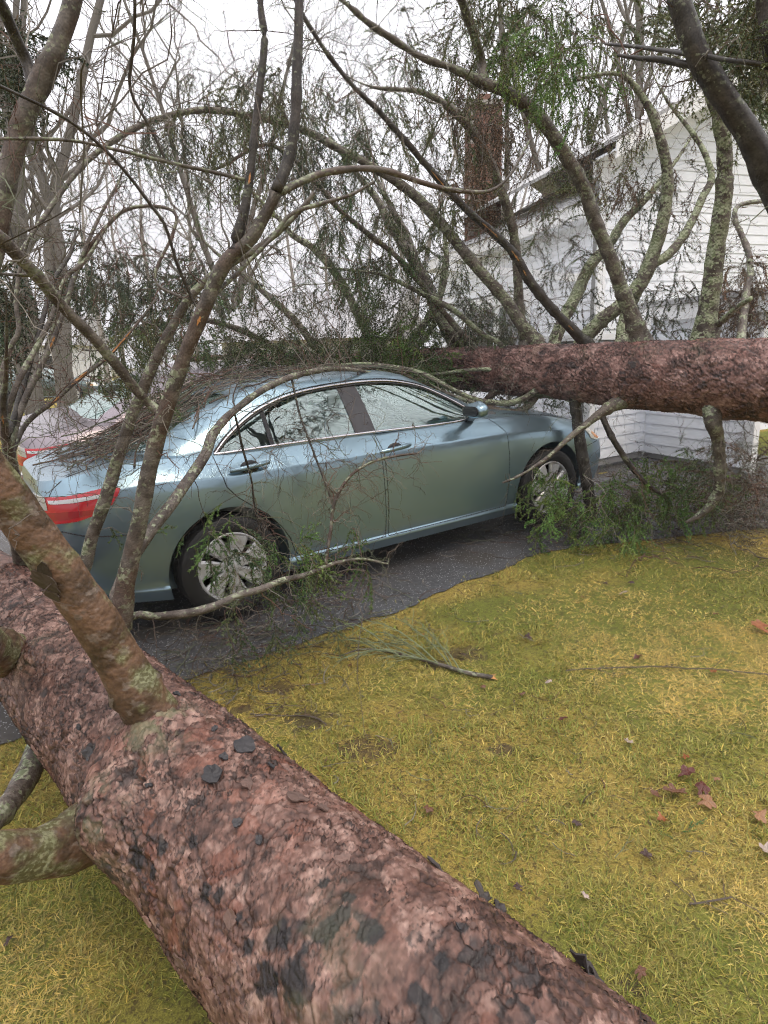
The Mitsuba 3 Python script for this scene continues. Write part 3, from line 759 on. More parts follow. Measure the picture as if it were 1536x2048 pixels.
a2c = TA.branch([(548, 392, 20), (600, 365, 18), (650, 347, 18), (710, 338, 16), (770, 342, 15), (830, 360, 13), (890, 377, 12), (945, 384, 10), (985, 380, 8), (1020, 350, 6), (1060, 280, 5)], 2.7, root=a2, mat='red_bark', twigs=0.6)
a3 = TA.branch([(160, 1150, 34), (185, 1070, 32), (215, 985, 32), (250, 870, 29), (290, 770, 28), (335, 670, 25), (385, 590, 22), (440, 540, 20), (500, 505, 18), (560, 460, 15), (605, 415, 11), (628, 385, 8)], 2.75, dz=0.12, mat='limb_bark', label='limb crossing the tail lamp')
a4 = TA.branch([(228, 1200, 30), (258, 1130, 30), (300, 1065, 30), (360, 985, 29), (410, 910, 27), (428, 865, 24), (470, 820, 19), (530, 778, 17), (585, 753, 16), (660, 738, 13), (720, 742, 9), (770, 755, 7)], 4.9, root=a2, zm=3.35, mat='limb_bark', label='limb leaning on the rear pillar and roof of the teal sedan', twigs=1.6)
a5 = TA.branch([(322, 830, 24), (300, 808, 24), (268, 775, 25), (240, 740, 26), (212, 705, 27), (180, 668, 27), (130, 620, 28), (85, 565, 30), (50, 528, 31), (0, 478, 32), (-70, 410, 30)], 1.75, root=a2, mat='limb_bark', label='limb slanting up to the left edge from the forked limb')
a5b = TA.branch([(70, 555, 12), (40, 550, 10), (0, 548, 8), (-40, 540, 6)], 1.8, root=a5, mat='limb_bark')
a6 = TA.branch([(255, 1238, 20), (310, 1234, 20), (380, 1226, 22), (430, 1213, 21), (475, 1192, 19), (520, 1180, 18), (560, 1163, 16), (610, 1150, 13), (660, 1130, 10), (720, 1118, 7), (775, 1128, 5)], 3.45, dz=0.15, mat='limb_bark', label='pale bare limb lying low across the rear wheel of the teal sedan', twigs=1.6)
a7 = TA.branch([(48, 1170, 44), (35, 1050, 40), (26, 945, 30), (12, 880, 26), (6, 830, 24), (10, 780, 16)], 2.5, dz=0.1, mat='red_bark', twigs=0.5)
a7b = TA.branch([(10, 850, 16), (35, 770, 15), (62, 715, 14), (100, 640, 13), (130, 560, 11), (172, 520, 10), (215, 450, 7)], 2.9, root=a7, mat='limb_bark')
a7c = TA.branch([(22, 890, 18), (42, 820, 16), (78, 740, 15), (110, 670, 13), (138, 590, 11), (170, 500, 10), (205, 420, 7), (240, 360, 5)], 3.0, root=a7, mat='limb_bark')
a7d = TA.branch([(24, 905, 16), (55, 845, 13), (110, 800, 12), (160, 755, 11), (215, 715, 9), (260, 665, 7), (315, 595, 5)], 3.2, root=a7, mat='red_bark', label='reddish limb with patches of torn bark over the far lawn', twigs=0.5)
a7e = TA.branch([(5, 830, 14), (2, 760, 14), (22, 690, 13), (38, 660, 12), (32, 600, 11), (42, 530, 9), (60, 470, 6)], 2.6, root=a7, mat='limb_bark')
a7f = TA.branch([(18, 870, 15), (48, 765, 14), (85, 640, 12), (108, 560, 11), (142, 505, 9), (152, 460, 6)], 3.3, root=a7, mat='dark_bark')
a8 = TA.branch([(235, 1635, 210), (185, 1655, 150), (130, 1690, 128), (60, 1708, 120), (0, 1715, 122), (-110, 1735, 110), (-260, 1790, 80)], 1.35, dz=-0.12, mat='near_bark', label='stout limb leaving the trunk at the lower left edge', sides=48, twigs=0.0)
a9 = TA.branch([(120, 1420, 60), (85, 1485, 62), (40, 1575, 58), (-10, 1640, 54), (-70, 1720, 45)], 1.72, dz=0.10, mat='limb_bark', label='dark limb under the trunk at the left edge', twigs=0.3, foot=1)
a10 = TA.branch([(70, 1330, 130), (20, 1310, 105), (-30, 1290, 95), (-120, 1250, 75)], 1.7, dz=-0.05, mat='near_bark', sides=32, twigs=0.0)
a11 = TA.branch([(-40, 1000, 58), (-58, 800, 56), (-40, 620, 56), (-4, 440, 54), (22, 320, 50), (50, 235, 50), (82, 165, 52), (115, 95, 46), (140, 20, 42), (165, -70, 40)], 2.0, z0=2.25, mat='red_bark', label='thick reddish limb at the top left corner', sides=20, twigs=0.8)
a11b = TA.branch([(72, 190, 30), (55, 125, 30), (30, 70, 29), (5, 15, 28), (-30, -60, 26)], 1.85, root=a11, mat='dark_bark')
a12 = TA.branch([(480, 357, 10), (430, 345, 10), (360, 330, 9), (300, 316, 9), (240, 302, 8), (160, 284, 8), (80, 278, 8), (0, 277, 8), (-40, 275, 7)], 1.9, root=a2a, mat='limb_bark')
a13 = TA.branch([(402, 622, 9), (385, 600, 8), (355, 530, 8), (330, 450, 8), (305, 415, 8), (260, 355, 8), (210, 300, 8), (150, 250, 8), (90, 215, 8), (0, 172, 8), (-40, 155, 7)], 1.8, root=a2, mat='dark_bark')
a14 = TA.branch([(335, 330, 6), (300, 255, 7), (268, 200, 8), (258, 160, 8), (266, 100, 8), (270, 20, 8), (268, -40, 7)], 1.9, root=a12, mat='dark_bark')
a15 = TA.branch([(310, 560, 8), (345, 470, 8), (350, 425, 9), (300, 412, 9), (250, 420, 9), (215, 450, 9), (170, 510, 10), (130, 600, 10), (90, 700, 9)], 3.0, root=a3, mat='red_bark')
a16 = TA.branch([(425, 595, 10), (540, 480, 10), (580, 430, 11), (640, 408, 11), (700, 390, 9), (745, 365, 7)], 2.6, root=a2, mat='limb_bark')

a17 = TA.branch([(655, 1135, 9), (660, 1070, 9), (670, 1005, 9), (698, 955, 8), (740, 926, 7), (790, 912, 6), (838, 906, 4)], 3.35, root=a6, mat='red_bark', twigs=7.0, label='thin arching bough in front of the doors of the teal sedan')
a18 = TA.branch([(585, 765, 6), (600, 830, 6), (622, 890, 6), (648, 960, 5), (668, 1020, 4)], 4.0, root=a4, mat='dark_bark', twigs=6.0)
a19 = TA.branch([(470, 830, 6), (486, 900, 6), (503, 960, 5), (512, 1030, 5), (530, 1075, 4)], 3.8, root=a4, mat='dark_bark', twigs=5.0)
a20 = TA.branch([(715, 745, 6), (722, 790, 6), (735, 820, 5), (745, 850, 4)], 4.6, root=a4, mat='dark_bark', twigs=3.0)
# -------- limbs of the second spruce
LB = 'lichen_bark'
b1 = TB.branch([(1078, 695, 38), (1040, 645, 32), (1010, 600, 30), (950, 530, 29), (880, 445, 28), (822, 385, 26), (760, 343, 23), (680, 298, 21), (600, 257, 19), (500, 231, 17), (400, 220, 16), (300, 243, 16), (210, 293, 15), (150, 350, 13), (90, 430, 12), (40, 505, 9)], 4.6, mat='limb_bark', label='long limb arching right across the sky to the left')
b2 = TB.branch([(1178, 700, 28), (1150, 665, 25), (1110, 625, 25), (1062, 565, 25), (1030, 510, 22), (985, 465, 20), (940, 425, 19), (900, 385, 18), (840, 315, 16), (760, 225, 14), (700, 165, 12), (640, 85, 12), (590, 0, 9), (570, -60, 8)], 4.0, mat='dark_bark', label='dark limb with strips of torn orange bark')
b3 = TB.branch([(1283, 695, 60), (1270, 650, 44), (1250, 595, 38), (1218, 510, 36), (1185, 425, 35), (1160, 360, 36), (1125, 300, 36), (1090, 250, 36), (1050, 210, 34), (1005, 180, 30), (965, 165, 28), (900, 135, 20), (850, 118, 18), (790, 82, 17), (730, 40, 14), (660, -20, 10)], 3.6, mat='limb_bark', label='big limb curving up to the left from the trunk beside the white wall')
b4 = TB.branch([(970, 165, 28), (962, 120, 24), (945, 60, 24), (930, 20, 23), (905, -60, 22)], 3.4, root=b3, mat='limb_bark')
b5 = TB.branch([(1048, 690, 24), (1042, 640, 24), (1036, 560, 24), (1026, 460, 24), (1004, 385, 24), (982, 325, 24), (950, 270, 24), (925, 238, 24), (895, 212, 20), (858, 190, 16), (820, 180, 13), (775, 178, 9)], 4.9, dz=0.15, mat='limb_bark')
b6 = TB.branch([(1108, 690, 32), (1126, 640, 32), (1150, 595, 32), (1183, 528, 30), (1218, 490, 24), (1248, 442, 22), (1290, 400, 18), (1330, 350, 12)], 5.9, dz=0.15, mat=LB)
b7 = TB.branch([(1160, 690, 36), (1200, 645, 36), (1243, 608, 36), (1285, 560, 38), (1312, 490, 35), (1328, 430, 31), (1335, 360, 29), (1325, 295, 25), (1300, 220, 20), (1270, 172, 15), (1238, 148, 11), (1180, 152, 8), (1130, 170, 6)], 4.6, dz=0.12, mat=LB, label='pale green lichen covered limb standing against the white clapboards')
b7b = TB.branch([(1243, 685, 34), (1250, 640, 33), (1270, 590, 30), (1290, 555, 26)], 5.4, dz=0.15, mat=LB, twigs=0.3, foot=1)
b8 = TB.branch([(1300, 535, 24), (1330, 515, 23), (1360, 482, 22), (1385, 440, 21), (1405, 395, 20), (1423, 360, 18), (1415, 320, 15), (1395, 280, 13), (1348, 220, 8)], 5.2, root=b7, mat=LB)
b9 = TB.branch([(1408, 700, 80), (1412, 655, 58), (1420, 590, 48), (1432, 500, 45), (1447, 400, 43), (1450, 320, 40), (1442, 250, 37), (1425, 190, 34), (1405, 130, 36), (1380, 50, 32), (1360, -50, 28)], 3.7, mat=LB, label='upright limb scaled with lichen nearest the right edge')
b10 = TB.branch([(1428, 655, 17), (1455, 632, 16), (1482, 610, 15), (1502, 596, 13)], 4.0, root=b9, mat=LB, twigs=0.3, foot=1)
b11 = TB.branch([(940, 700, 40), (905, 665, 36), (885, 640, 34), (850, 560, 28), (815, 500, 26), (775, 440, 24), (755, 400, 20), (700, 330, 12)], 6.4, dz=0.15, mat='limb_bark')
b12 = TB.branch([(910, 700, 30), (890, 655, 30), (865, 600, 26), (840, 545, 24), (812, 470, 22), (788, 425, 16)], 6.6, dz=0.1, mat='limb_bark')
b13 = TB.branch([(815, 700, 22), (835, 665, 22), (862, 630, 20), (884, 580, 17), (893, 520, 15), (890, 480, 10)], 6.9, dz=0.2, mat=LB)
b14 = TB.branch([(828, 700, 16), (850, 675, 15), (868, 645, 14), (873, 615, 10)], 6.8, dz=0.2, mat=LB, twigs=0.2)
b15 = TB.branch([(1005, 693, 13), (965, 668, 13), (920, 630, 14), (880, 605, 15), (840, 585, 13), (790, 560, 10), (740, 545, 7), (640, 535, 6)], 5.6, dz=-0.12, mat=LB, twigs=1.4)
b16 = TB.branch([(1150, 780, 32), (1152, 820, 29), (1160, 880, 30), (1171, 950, 30), (1186, 1040, 26)], 5.45, dz=-0.05, mat='dark_bark', label='dark limb propped on the ground before the front bumper', twigs=0.4, foot=1)
b17 = TB.branch([(1245, 795, 44), (1225, 810, 34), (1195, 832, 22), (1145, 870, 15), (1095, 915, 11), (1045, 948, 7), (1005, 966, 4)], 4.75, dz=-0.1, mat='limb_bark', label='slim limb reaching across the front wing of the teal sedan', twigs=0.2, foot=1)
b18 = TB.branch([(1207, 830, 16), (1222, 870, 16), (1250, 915, 15), (1285, 960, 13), (1320, 988, 9)], 5.0, root=b17, mat='dark_bark', twigs=0.5, foot=1)
b19 = TB.branch([(1425, 835, 44), (1435, 875, 32), (1440, 930, 29), (1438, 975, 28), (1425, 1005, 23), (1400, 1030, 15), (1372, 1045, 9)], 4.85, dz=-0.1, mat='limb_bark', label='hooked limb bent against the driveway edge under the trunk', foot=1)
b20 = TB.branch([(1080, 772, 18), (1052, 795, 16), (1015, 806, 15), (965, 802, 14), (920, 787, 13), (880, 765, 12), (840, 745, 12), (780, 733, 12), (720, 728, 10), (650, 735, 8), (600, 745, 5)], 5.2, dz=-0.1, mat=LB, label='grey green limb lying along the windscreen and roof of the teal sedan', twigs=1.2)
b21 = TB.branch([(1072, 782, 20), (1058, 810, 19), (1030, 825, 18), (990, 820, 16), (950, 806, 12), (915, 795, 8)], 5.35, dz=-0.05, mat='limb_bark', label='limb pressed down on the bonnet', twigs=1.0)
b22 = TB.branch([(1012, 760, 22), (992, 780, 20), (975, 800, 17), (965, 808, 15)], 5.9, dz=-0.05, mat='red_bark', twigs=0.0, foot=1)
b23 = TB.branch([(1002, 740, 14), (960, 738, 10), (915, 742, 9), (870, 748, 7), (820, 750, 5)], 5.75, dz=-0.15, mat=LB, twigs=0.6)
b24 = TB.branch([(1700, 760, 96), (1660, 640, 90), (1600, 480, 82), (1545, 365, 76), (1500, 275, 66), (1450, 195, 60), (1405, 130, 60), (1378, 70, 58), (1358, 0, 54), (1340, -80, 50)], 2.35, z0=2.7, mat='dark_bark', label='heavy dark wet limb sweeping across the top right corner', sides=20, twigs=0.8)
b24b = TB.branch([(1400, 130, 22), (1370, 130, 18), (1320, 120, 16), (1280, 117, 12), (1235, 110, 7)], 2.6, root=b24, mat='dark_bark', twigs=0.5)
b24c = TB.branch([(1375, 108, 14), (1320, 100, 12), (1260, 92, 10), (1210, 88, 7)], 2.9, root=b24, mat='dark_bark', twigs=0.5)
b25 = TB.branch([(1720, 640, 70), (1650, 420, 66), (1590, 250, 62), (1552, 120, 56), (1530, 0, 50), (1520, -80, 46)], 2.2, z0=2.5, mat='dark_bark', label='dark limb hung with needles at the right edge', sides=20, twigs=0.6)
b25b = TB.branch([(1552, 132, 14), (1490, 125, 13), (1440, 118, 12), (1400, 110, 10)], 2.4, root=b25, mat='dark_bark', twigs=0.3)
b26 = TB.branch([(700, 728, 26), (640, 700, 22), (590, 640, 18), (545, 600, 16), (500, 560, 14), (450, 520, 10)], 7.2, dz=0.1, mat='limb_bark')
b27 = TB.branch([(760, 720, 24), (720, 640, 22), (680, 560, 20), (630, 500, 18), (585, 470, 16), (560, 440, 12), (520, 400, 9)], 7.0, dz=0.1, mat=LB)
b28 = TB.branch([(640, 745, 20), (560, 700, 18), (480, 660, 16), (400, 640, 14), (300, 655, 10), (230, 690, 7)], 6.0, dz=-0.1, mat='limb_bark', twigs=1.5)
b29 = TB.branch([(1480, 690, 24), (1490, 600, 20), (1500, 520, 16), (1470, 420, 12), (1536, 400, 10)], 5.4, dz=0.1, mat='limb_bark')
b30 = TB.branch([(990, 745, 20), (900, 640, 16), (800, 520, 14), (690, 430, 13), (600, 330, 11), (530, 290, 9), (450, 330, 7)], 5.2, dz=0.1, mat='red_bark')

# -------- twigs, hanging twigs and needle sprays
for tr, f_ in ((TA, 1.0), (TB, 1.0)):
    for b in tr.b:
        L = np.linalg.norm(np.diff(b['p'], axis=0), axis=1).sum()
        if tr is TA: add_twigs(b, int(7 * L * b['twn'] * f_), 0.10, 0.42, 0.25, 1.0, (-0.2, 0.6), 5, 0.0018)
        else: add_twigs(b, int(6 * L * b['twn'] * f_), 0.15, 0.55, 0.2, 1.0, (-0.1, 0.8), 6, 0.0024, hang=(0.0, 0.5))
add_fine(TB, [(620, 600, (120, 60), 74, 6.6, 0.5, 0.45, 0.3), (850, 480, (140, 90), 99, 6.0, 0.6, 0.5, 0.5), (1150, 260, (100, 110), 51, 5.2, 0.5, 0.5, 0.6), (1180, 430, (90, 80), 33, 5.6, 0.4, 0.45, 0.5), (900, 250, (160, 120), 99, 5.4, 0.6, 0.5, 0.3),
                (700, 130, (200, 90), 64, 5.0, 0.6, 0.5, 0.1), (1000, 60, (160, 60), 79, 4.6, 0.5, 0.5, 0.4), (1400, 480, (90, 140), 29, 5.4, 0.4, 0.4, 0.5), (450, 320, (180, 110), 74, 5.2, 0.6, 0.5, 0.4), (640, 430, (120, 90), 74, 5.8, 0.6, 0.45, 0.4),
                (1000, 640, (100, 40), 64, 6.2, 0.3, 0.4, 0.2), (1350, 130, (90, 80), 17, 3.6, 0.5, 0.45, 0.5), (1480, 600, (40, 60), 54, 5.0, 0.2, 0.35, 0.2), (400, 620, (130, 70), 79, 5.6, 0.5, 0.45, 0.3), (600, 730, (140, 25), 39, 6.0, 0.3, 0.4, 0.0),
                (1060, 420, (60, 120), 23, 5.6, 0.4, 0.5, 0.6), (1230, 780, (60, 20), 22, 5.4, 0.2, 0.3, 0.3), (1010, 800, (50, 20), 49, 5.6, 0.2, 0.3, 0.0), (1500, 760, (30, 100), 29, 5.2, 0.3, 0.4, 0.2), (1320, 990, (90, 35), 72, 5.2, 0.25, 0.35, -0.1),
                (1120, 1040, (60, 25), 28, 5.2, 0.15, 0.3, 0.1), (1480, 960, (45, 70), 144, 5.2, 0.4, 0.4, 0.1)])
add_fine(TA, [(200, 230, (140, 130), 64, 2.6, 0.5, 0.35, 0.2), (330, 500, (120, 120), 54, 3.0, 0.4, 0.35, 0.4), (130, 640, (90, 120), 59, 3.1, 0.4, 0.35, 0.2), (620, 300, (160, 160), 44, 2.9, 0.4, 0.35, 0.3), (560, 880, (120, 60), 14, 3.7, 0.2, 0.32, 0.8),
                (660, 950, (80, 60), 18, 3.5, 0.15, 0.28, 0.4), (560, 1150, (90, 35), 28, 3.5, 0.15, 0.25, 0.2), (690, 1110, (60, 45), 28, 3.6, 0.15, 0.25, 0.3), (330, 860, (70, 60), 33, 3.9, 0.3, 0.3, 0.3), (200, 930, (80, 40), 33, 3.7, 0.3, 0.3, 0.2), (120, 880, (80, 60), 22, 3.0, 0.3, 0.3, 0.2), (480, 1270, (110, 40), 16, 3.2, 0.15, 0.25, 0.1)])
add_sprays(TB, [(1080, 110, (45, 60), 54, 3.9, 0.3, 'fresh', 0.8), (1010, 40, (90, 40), 45, 4.2, 0.3, 'olive', 0.5), (1180, 200, (90, 90), 44, 5.0, 0.4, 'olive', 0.8), (1230, 330, (70, 100), 34, 5.4, 0.4, 'brown', 0.8), (1150, 430, (60, 90), 26, 5.6, 0.3, 'olive', 0.8),
                  (540, 210, (70, 50), 61, 5.0, 0.3, 'olive', 1.0), (430, 290, (70, 70), 61, 5.0, 0.3, 'olive', 1.0), (330, 300, (40, 50), 27, 4.9, 0.2, 'dark', 1.0), (620, 300, (80, 90), 74, 5.3, 0.4, 'dark', 0.9), (720, 420, (45, 120), 80, 5.5, 0.3, 'mid', 1.2),
                  (860, 330, (80, 110), 67, 5.6, 0.4, 'olive', 0.9), (965, 290, (45, 80), 104, 5.4, 0.4, 'brown', 0.8), (780, 560, (90, 70), 121, 6.4, 0.4, 'mid', 0.7), (850, 170, (90, 60), 54, 5.0, 0.4, 'olive', 0.7), (680, 640, (130, 50), 147, 6.6, 0.3, 'olive', 0.5),
                  (600, 710, (130, 22), 147, 6.2, 0.3, 'mid', 0.2), (800, 700, (60, 30), 93, 6.2, 0.2, 'fresh', 0.4), (850, 740, (50, 16), 67, 5.9, 0.15, 'mid', 0.3), (480, 690, (70, 30), 61, 6.2, 0.3, 'olive', 0.3), (1330, 560, (40, 70), 20, 5.6, 0.3, 'dark', 0.7),
                  (1350, 630, (45, 35), 20, 5.4, 0.2, 'dark', 0.6), (1490, 600, (35, 40), 45, 5.0, 0.2, 'brown', 0.4), (1280, 440, (40, 70), 16, 5.6, 0.3, 'dark', 0.8), (1140, 480, (60, 60), 13, 6.0, 0.2, 'dark', 0.5), (1510, 60, (25, 70), 45, 2.7, 0.2, 'olive', 0.8),
                  (1400, 40, (70, 40), 36, 3.2, 0.3, 'olive', 0.6), (1320, 985, (60, 25), 55, 5.2, 0.15, 'fresh', -0.1), (1240, 1020, (70, 22), 55, 5.2, 0.15, 'fresh', 0.0), (1115, 1010, (34, 36), 25, 5.05, 0.10, 'fresh', 0.5), (1100, 960, (26, 18), 8, 5.1, 0.08, 'fresh', 0.5),
                  (1220, 1070, (50, 10), 10, 4.9, 0.1, 'fresh', 0.0), (1480, 960, (40, 50), 33, 5.4, 0.3, 'brown', 0.2), (1390, 950, (40, 30), 22, 5.4, 0.2, 'mid', 0.2), (1000, 650, (80, 30), 45, 6.3, 0.2, 'dark', 0.4), (960, 615, (40, 40), 39, 7.4, 0.2, 'mid', 0.6), (1050, 790, (60, 16), 36, 5.9, 0.2, 'dark', 0.1), (1190, 590, (30, 50), 9, 6.0, 0.2, 'dark', 0.5)])
add_sprays(TA, [(290, 560, (90, 40), 93, 5.0, 0.3, 'dark', 0.6), (340, 620, (80, 40), 67, 5.2, 0.3, 'mid', 0.6), (250, 690, (50, 50), 44, 4.6, 0.3, 'olive', 0.8), (10, 610, (20, 40), 33, 3.2, 0.2, 'dark', 0.7), (20, 130, (40, 60), 31, 2.6, 0.2, 'dark', 0.6), (360, 890, (45, 30), 36, 4.2, 0.15, 'olive', 0.3),
                  (350, 850, (40, 30), 18, 4.3, 0.2, 'mid', 0.2), (400, 1090, (40, 16), 6, 3.5, 0.08, 'fresh', 0.5), (505, 1120, (30, 25), 7, 3.5, 0.08, 'mid', 0.6), (620, 1120, (50, 30), 14, 3.6, 0.12, 'fresh', 0.4), (560, 1180, (60, 25), 10, 3.4, 0.1, 'mid', 0.5), (520, 1290, (50, 12), 5, 3.25, 0.08, 'mid', 0.1), (170, 560, (40, 40), 20, 4.0, 0.3, 'dark', 0.7)])


# a dark scar on the thick limb
_b = TA.b[a1]; _i = np.argmin(((pix(_b['p']) - [95, 1165]) ** 2).sum(1)); _axl = axis_of(np.c_[_b['p'], _b['r']][max(0, _i - 12):_i + 12], 0.01)
_s, _th, _ = surf(_axl, 95, 1165)
for ds_, dt_, L_ in ((0, 0, .040), (.03, .15, .026), (-.035, -.1, .024), (.01, -.35, .02)):
    v, f, c = flake(_axl, _s + ds_, _th + dt_, L_, L_ * .6, L_ * .10, (0.045, 0.032, 0.023), _rf); _b.setdefault('torn', []).append((v, f, c, None, 'scar'))
# -------- torn wood where limbs broke off
def torn(tree, bi, x, y, length, width, label=None, n=None):
    b = tree.b[bi]; i = np.argmin(((pix(b['p']) - [x, y]) ** 2).sum(1)); p, r = b['p'][i], b['r'][i]
    t = norm(np.gradient(b['p'], axis=0))[i]; to = norm(EYE - p); w = norm(np.cross(t, to)); out = np.cross(w, t)
    rr = np.random.default_rng(int(x * 7 + y))
    u = np.linspace(-1, 1, 9); v, f = [], []
    for a in u:
        hw = width * math.sqrt(max(0.02, 1 - a * a)) * rr.uniform(0.25, 1.1)
        for q in (-1, -0.5, 0, 0.5, 1):
            ang = q * hw * 0.5 / r
            v.append(p + t * a * length + (r * 1.04 + rr.uniform(0, 0.002)) * (math.cos(ang) * out + math.sin(ang) * w))
    for i_ in range(8):
        for j in range(4): o = i_ * 5 + j; f.append([o, o + 1, o + 6, o + 5])
    c = np.array([0.42, 0.19, 0.065]) * rr.uniform(0.6, 1.25, (len(v), 1))
    b.setdefault('torn', []).append((np.array(v), np.array(f), c, label))


for q in [(TB, b2, 1025, 515, .05, .016), (TB, b2, 1045, 545, .025, .01), (TB, b2, 985, 465, .12, .014), (TB, b2, 1138, 650, .03, .01), (TB, b2, 880, 360, .10, .008), (TA, a7d, 160, 755, .05, .010), (TA, a7d, 110, 800, .025, .008), (TA, a7d, 235, 690, .10, .007), (TA, a7c, 100, 690, .03, .010), (TA, a7, 12, 830, .03, .014), (TA, a2a, 478, 355, .02, .010), (TA, a2, 403, 640, .018, .016)]:
    torn(*q)
for tr in (TA, TB):
    tr.flush()
    for b in tr.b:
        for v, f, c, l, *nm in b.get('torn', []): put((v, f), 'flake' if nm else 'leaf', b['k'], nm[0] if nm else 'torn_wood', color=c)

# ================================================================ the sedans
M('rubber', bump(prin((0.018, 0.018, 0.019), 0.55, specular=0.4), lambda p, n, uv: fbm(p.x * 90, p.y * 90, p.z * 90, 2), 0.001))
M('black_trim', prin((0.012, 0.012, 0.014), 0.3, specular=0.5))
M('pillar_black', prin((0.020, 0.017, 0.020), 0.22, specular=0.6, clearcoat=0.6))
M('chrome', {'type': 'roughconductor', 'material': 'Cr', 'alpha': 0.12, 'specular_reflectance': rgb(1.0, 1.0, 1.0)})
M('alloy', prin(mikit.proc(lambda p, n, uv: mix((0.52, 0.53, 0.55), (0.34, 0.33, 0.32), smoothstep(0.5, 0.75, fbm(p.x * 14, p.y * 14, p.z * 14, 3)))), 0.35, metallic=0.35, specular=0.5))
M('brake', prin((0.10, 0.075, 0.062), 0.6, metallic=0.4))
M('car_glass', {'type': 'thindielectric', 'int_ior': 2.4, 'specular_transmittance': rgb(0.66, 0.80, 0.76), 'specular_reflectance': rgb(0.86, 1.0, 0.96)})
M('seat_cloth', two(prin((0.36, 0.37, 0.34), 0.85)))
M('dash_plastic', two(prin((0.06, 0.065, 0.065), 0.6)))
M('lamp_red', prin((0.40, 0.008, 0.016), 0.12, specular=0.6, clearcoat=1.0))
M('lamp_clear', prin((0.50, 0.50, 0.52), 0.10, specular=0.6, clearcoat=1.0))
M('lamp_grey', prin((0.33, 0.32, 0.30), 0.12, specular=0.6, clearcoat=1.0)); M('lamp_dark', prin((0.26, 0.006, 0.012), 0.12, specular=0.6, clearcoat=1.0))
M('lamp_amber', prin((0.60, 0.24, 0.06), 0.2, specular=0.6, clearcoat=1.0))
M('head_lens', prin((0.62, 0.60, 0.50), 0.12, specular=0.6, clearcoat=1.0))


def wetness(p, n, uv):
    f, s, w = voronoi(p.x * 130 + p.z * 60, p.y * 130 - p.z * 40)
    return dr.select(w > 0.55, 1.0 - smoothstep(0.0, 0.42, f), 0.0)


def paint(name, col, metal=0.78):
    def dirt(p, n, uv):
        d = smoothstep(0.55, 0.80, fbm(p.x * 16, p.y * 16, p.z * 16, 4)); up = smoothstep(0.75, 0.97, n.z)
        k = dr.select(noise(p.x * 140, p.y * 140, p.z * 140) > 0.80, 1.0, 0.0) * up
        return mix(mix(col, (0.10, 0.10, 0.085), 0.30 * d * up), (0.05, 0.04, 0.03), k * 0.6)
    M(name, bump(prin(mikit.proc(dirt), 0.22, metallic=metal, specular=0.5, clearcoat=1.0, clearcoat_gloss=0.95), wetness, 0.0004, 1e-3))


paint('teal_paint', (0.235, 0.338, 0.405)); paint('mauve_paint', (0.25, 0.215, 0.235)); paint('grey_green_paint', (0.075, 0.105, 0.105))

NS = 7.0


def outline_angles(n=150):
    u = np.linspace(0, 2 * np.pi, 4001); c, s = np.cos(u), np.sin(u)
    x, y = np.sign(c) * np.abs(c) ** (2 / NS) * 2.4, np.sign(s) * np.abs(s) ** (2 / NS) * 0.9
    L = np.r_[0, np.cumsum(np.hypot(np.diff(x), np.diff(y)))]
    return np.interp(np.arange(n) * L[-1] / n, L, u)


def loft(rings):
    """Closed solid from rings of equal count, bottom first; both ends are capped by strips between mirror points (i and n - i)."""
    n = len(rings[0]); v = np.vstack(rings); f = []
    i = np.arange(n); j = (i + 1) % n
    for k in range(len(rings) - 1): f.append(np.stack([k * n + i, k * n + j, (k + 1) * n + j, (k + 1) * n + i], 1))
    f = np.vstack(f); f = np.vstack([f[:, [0, 1, 2]], f[:, [0, 2, 3]]])
    h = n // 2; cap = []
    for k in range(h):                          # strip between k, k+1 and n-k-1, n-k
        a, b, c, d = k, k + 1, (n - k - 1) % n, (n - k) % n
        for t in ((a, b, c), (a, c, d)):
            if len(set(t)) == 3: cap.append(t)
    cap = np.array(cap); o = (len(rings) - 1) * n
    return v, np.vstack([f, cap[:, ::-1], cap + o])


BT = [(0, .835), (.05, .862), (.085, .884), (.10, .884), (.125, .872), (.18, .882), (.32, .898), (.50, .909), (.66, .912), (.78, .908), (.845, .902), (.865, .893), (.93, .850), (.97, .818), (1.0, .792)]


def body_solid():
    u = outline_angles(); c, s = np.cos(u), np.sin(u)
    cx, cy = np.sign(c) * np.abs(c) ** (2 / NS), np.sign(s) * np.abs(s) ** (2 / NS)
    zs = lambda X: np.interp(X, [-1.12, -.95, -.8, -.6, -.38, -.1, .1, 1.0, 2.2, 2.5, 2.9, 3.2, 3.45, 3.6, 3.75], [.94, .975, 1.0, 1.03, 1.045, 1.02, 1.005, 1.0, .965, .945, .895, .825, .745, .68, .60])
    zb = lambda X: np.interp(X, [-1.1, -.7, -.35, 2.4, 3.1, 3.75], [.34, .24, .19, .17, .20, .24])
    rings = []
    for t, b in BT:
        xf = np.interp(t, [0, .15, .5, .8, 1], [3.60, 3.69, 3.715, 3.70, 3.60]); xr = np.interp(t, [0, .2, .55, .8, .93, 1], [-.90, -.97, -.995, -.965, -.955, -.94])
        X = (xf + xr) / 2 + (xf - xr) / 2 * cx
        sq = np.interp(X, [-1.1, -.8, -.2, 2.6, 3.2, 3.72], [.955, .975, 1, 1, .985, .93])
        rings.append(np.stack([X, b * cy * sq, zb(X) + t * (zs(X) - zb(X))], 1))
    X1 = rings[-1][:, 0]; Y1 = rings[-1][:, 1]
    for k in (.96, .90, .80, .65, .45, .25, .06):
        Xk = X1 - (1 - k) * 0.30 * np.sign(cx) * np.abs(cx) ** 8
        crown = np.interp(Xk, [-1.1, -.9, -.2, 2.3, 3.0, 3.5, 3.75], [.018, .022, .05, .075, .08, .06, .03])
        rings.append(np.stack([Xk, Y1 * k, zs(Xk) + crown * (1 - k**2.6)], 1))
    return loft(rings)


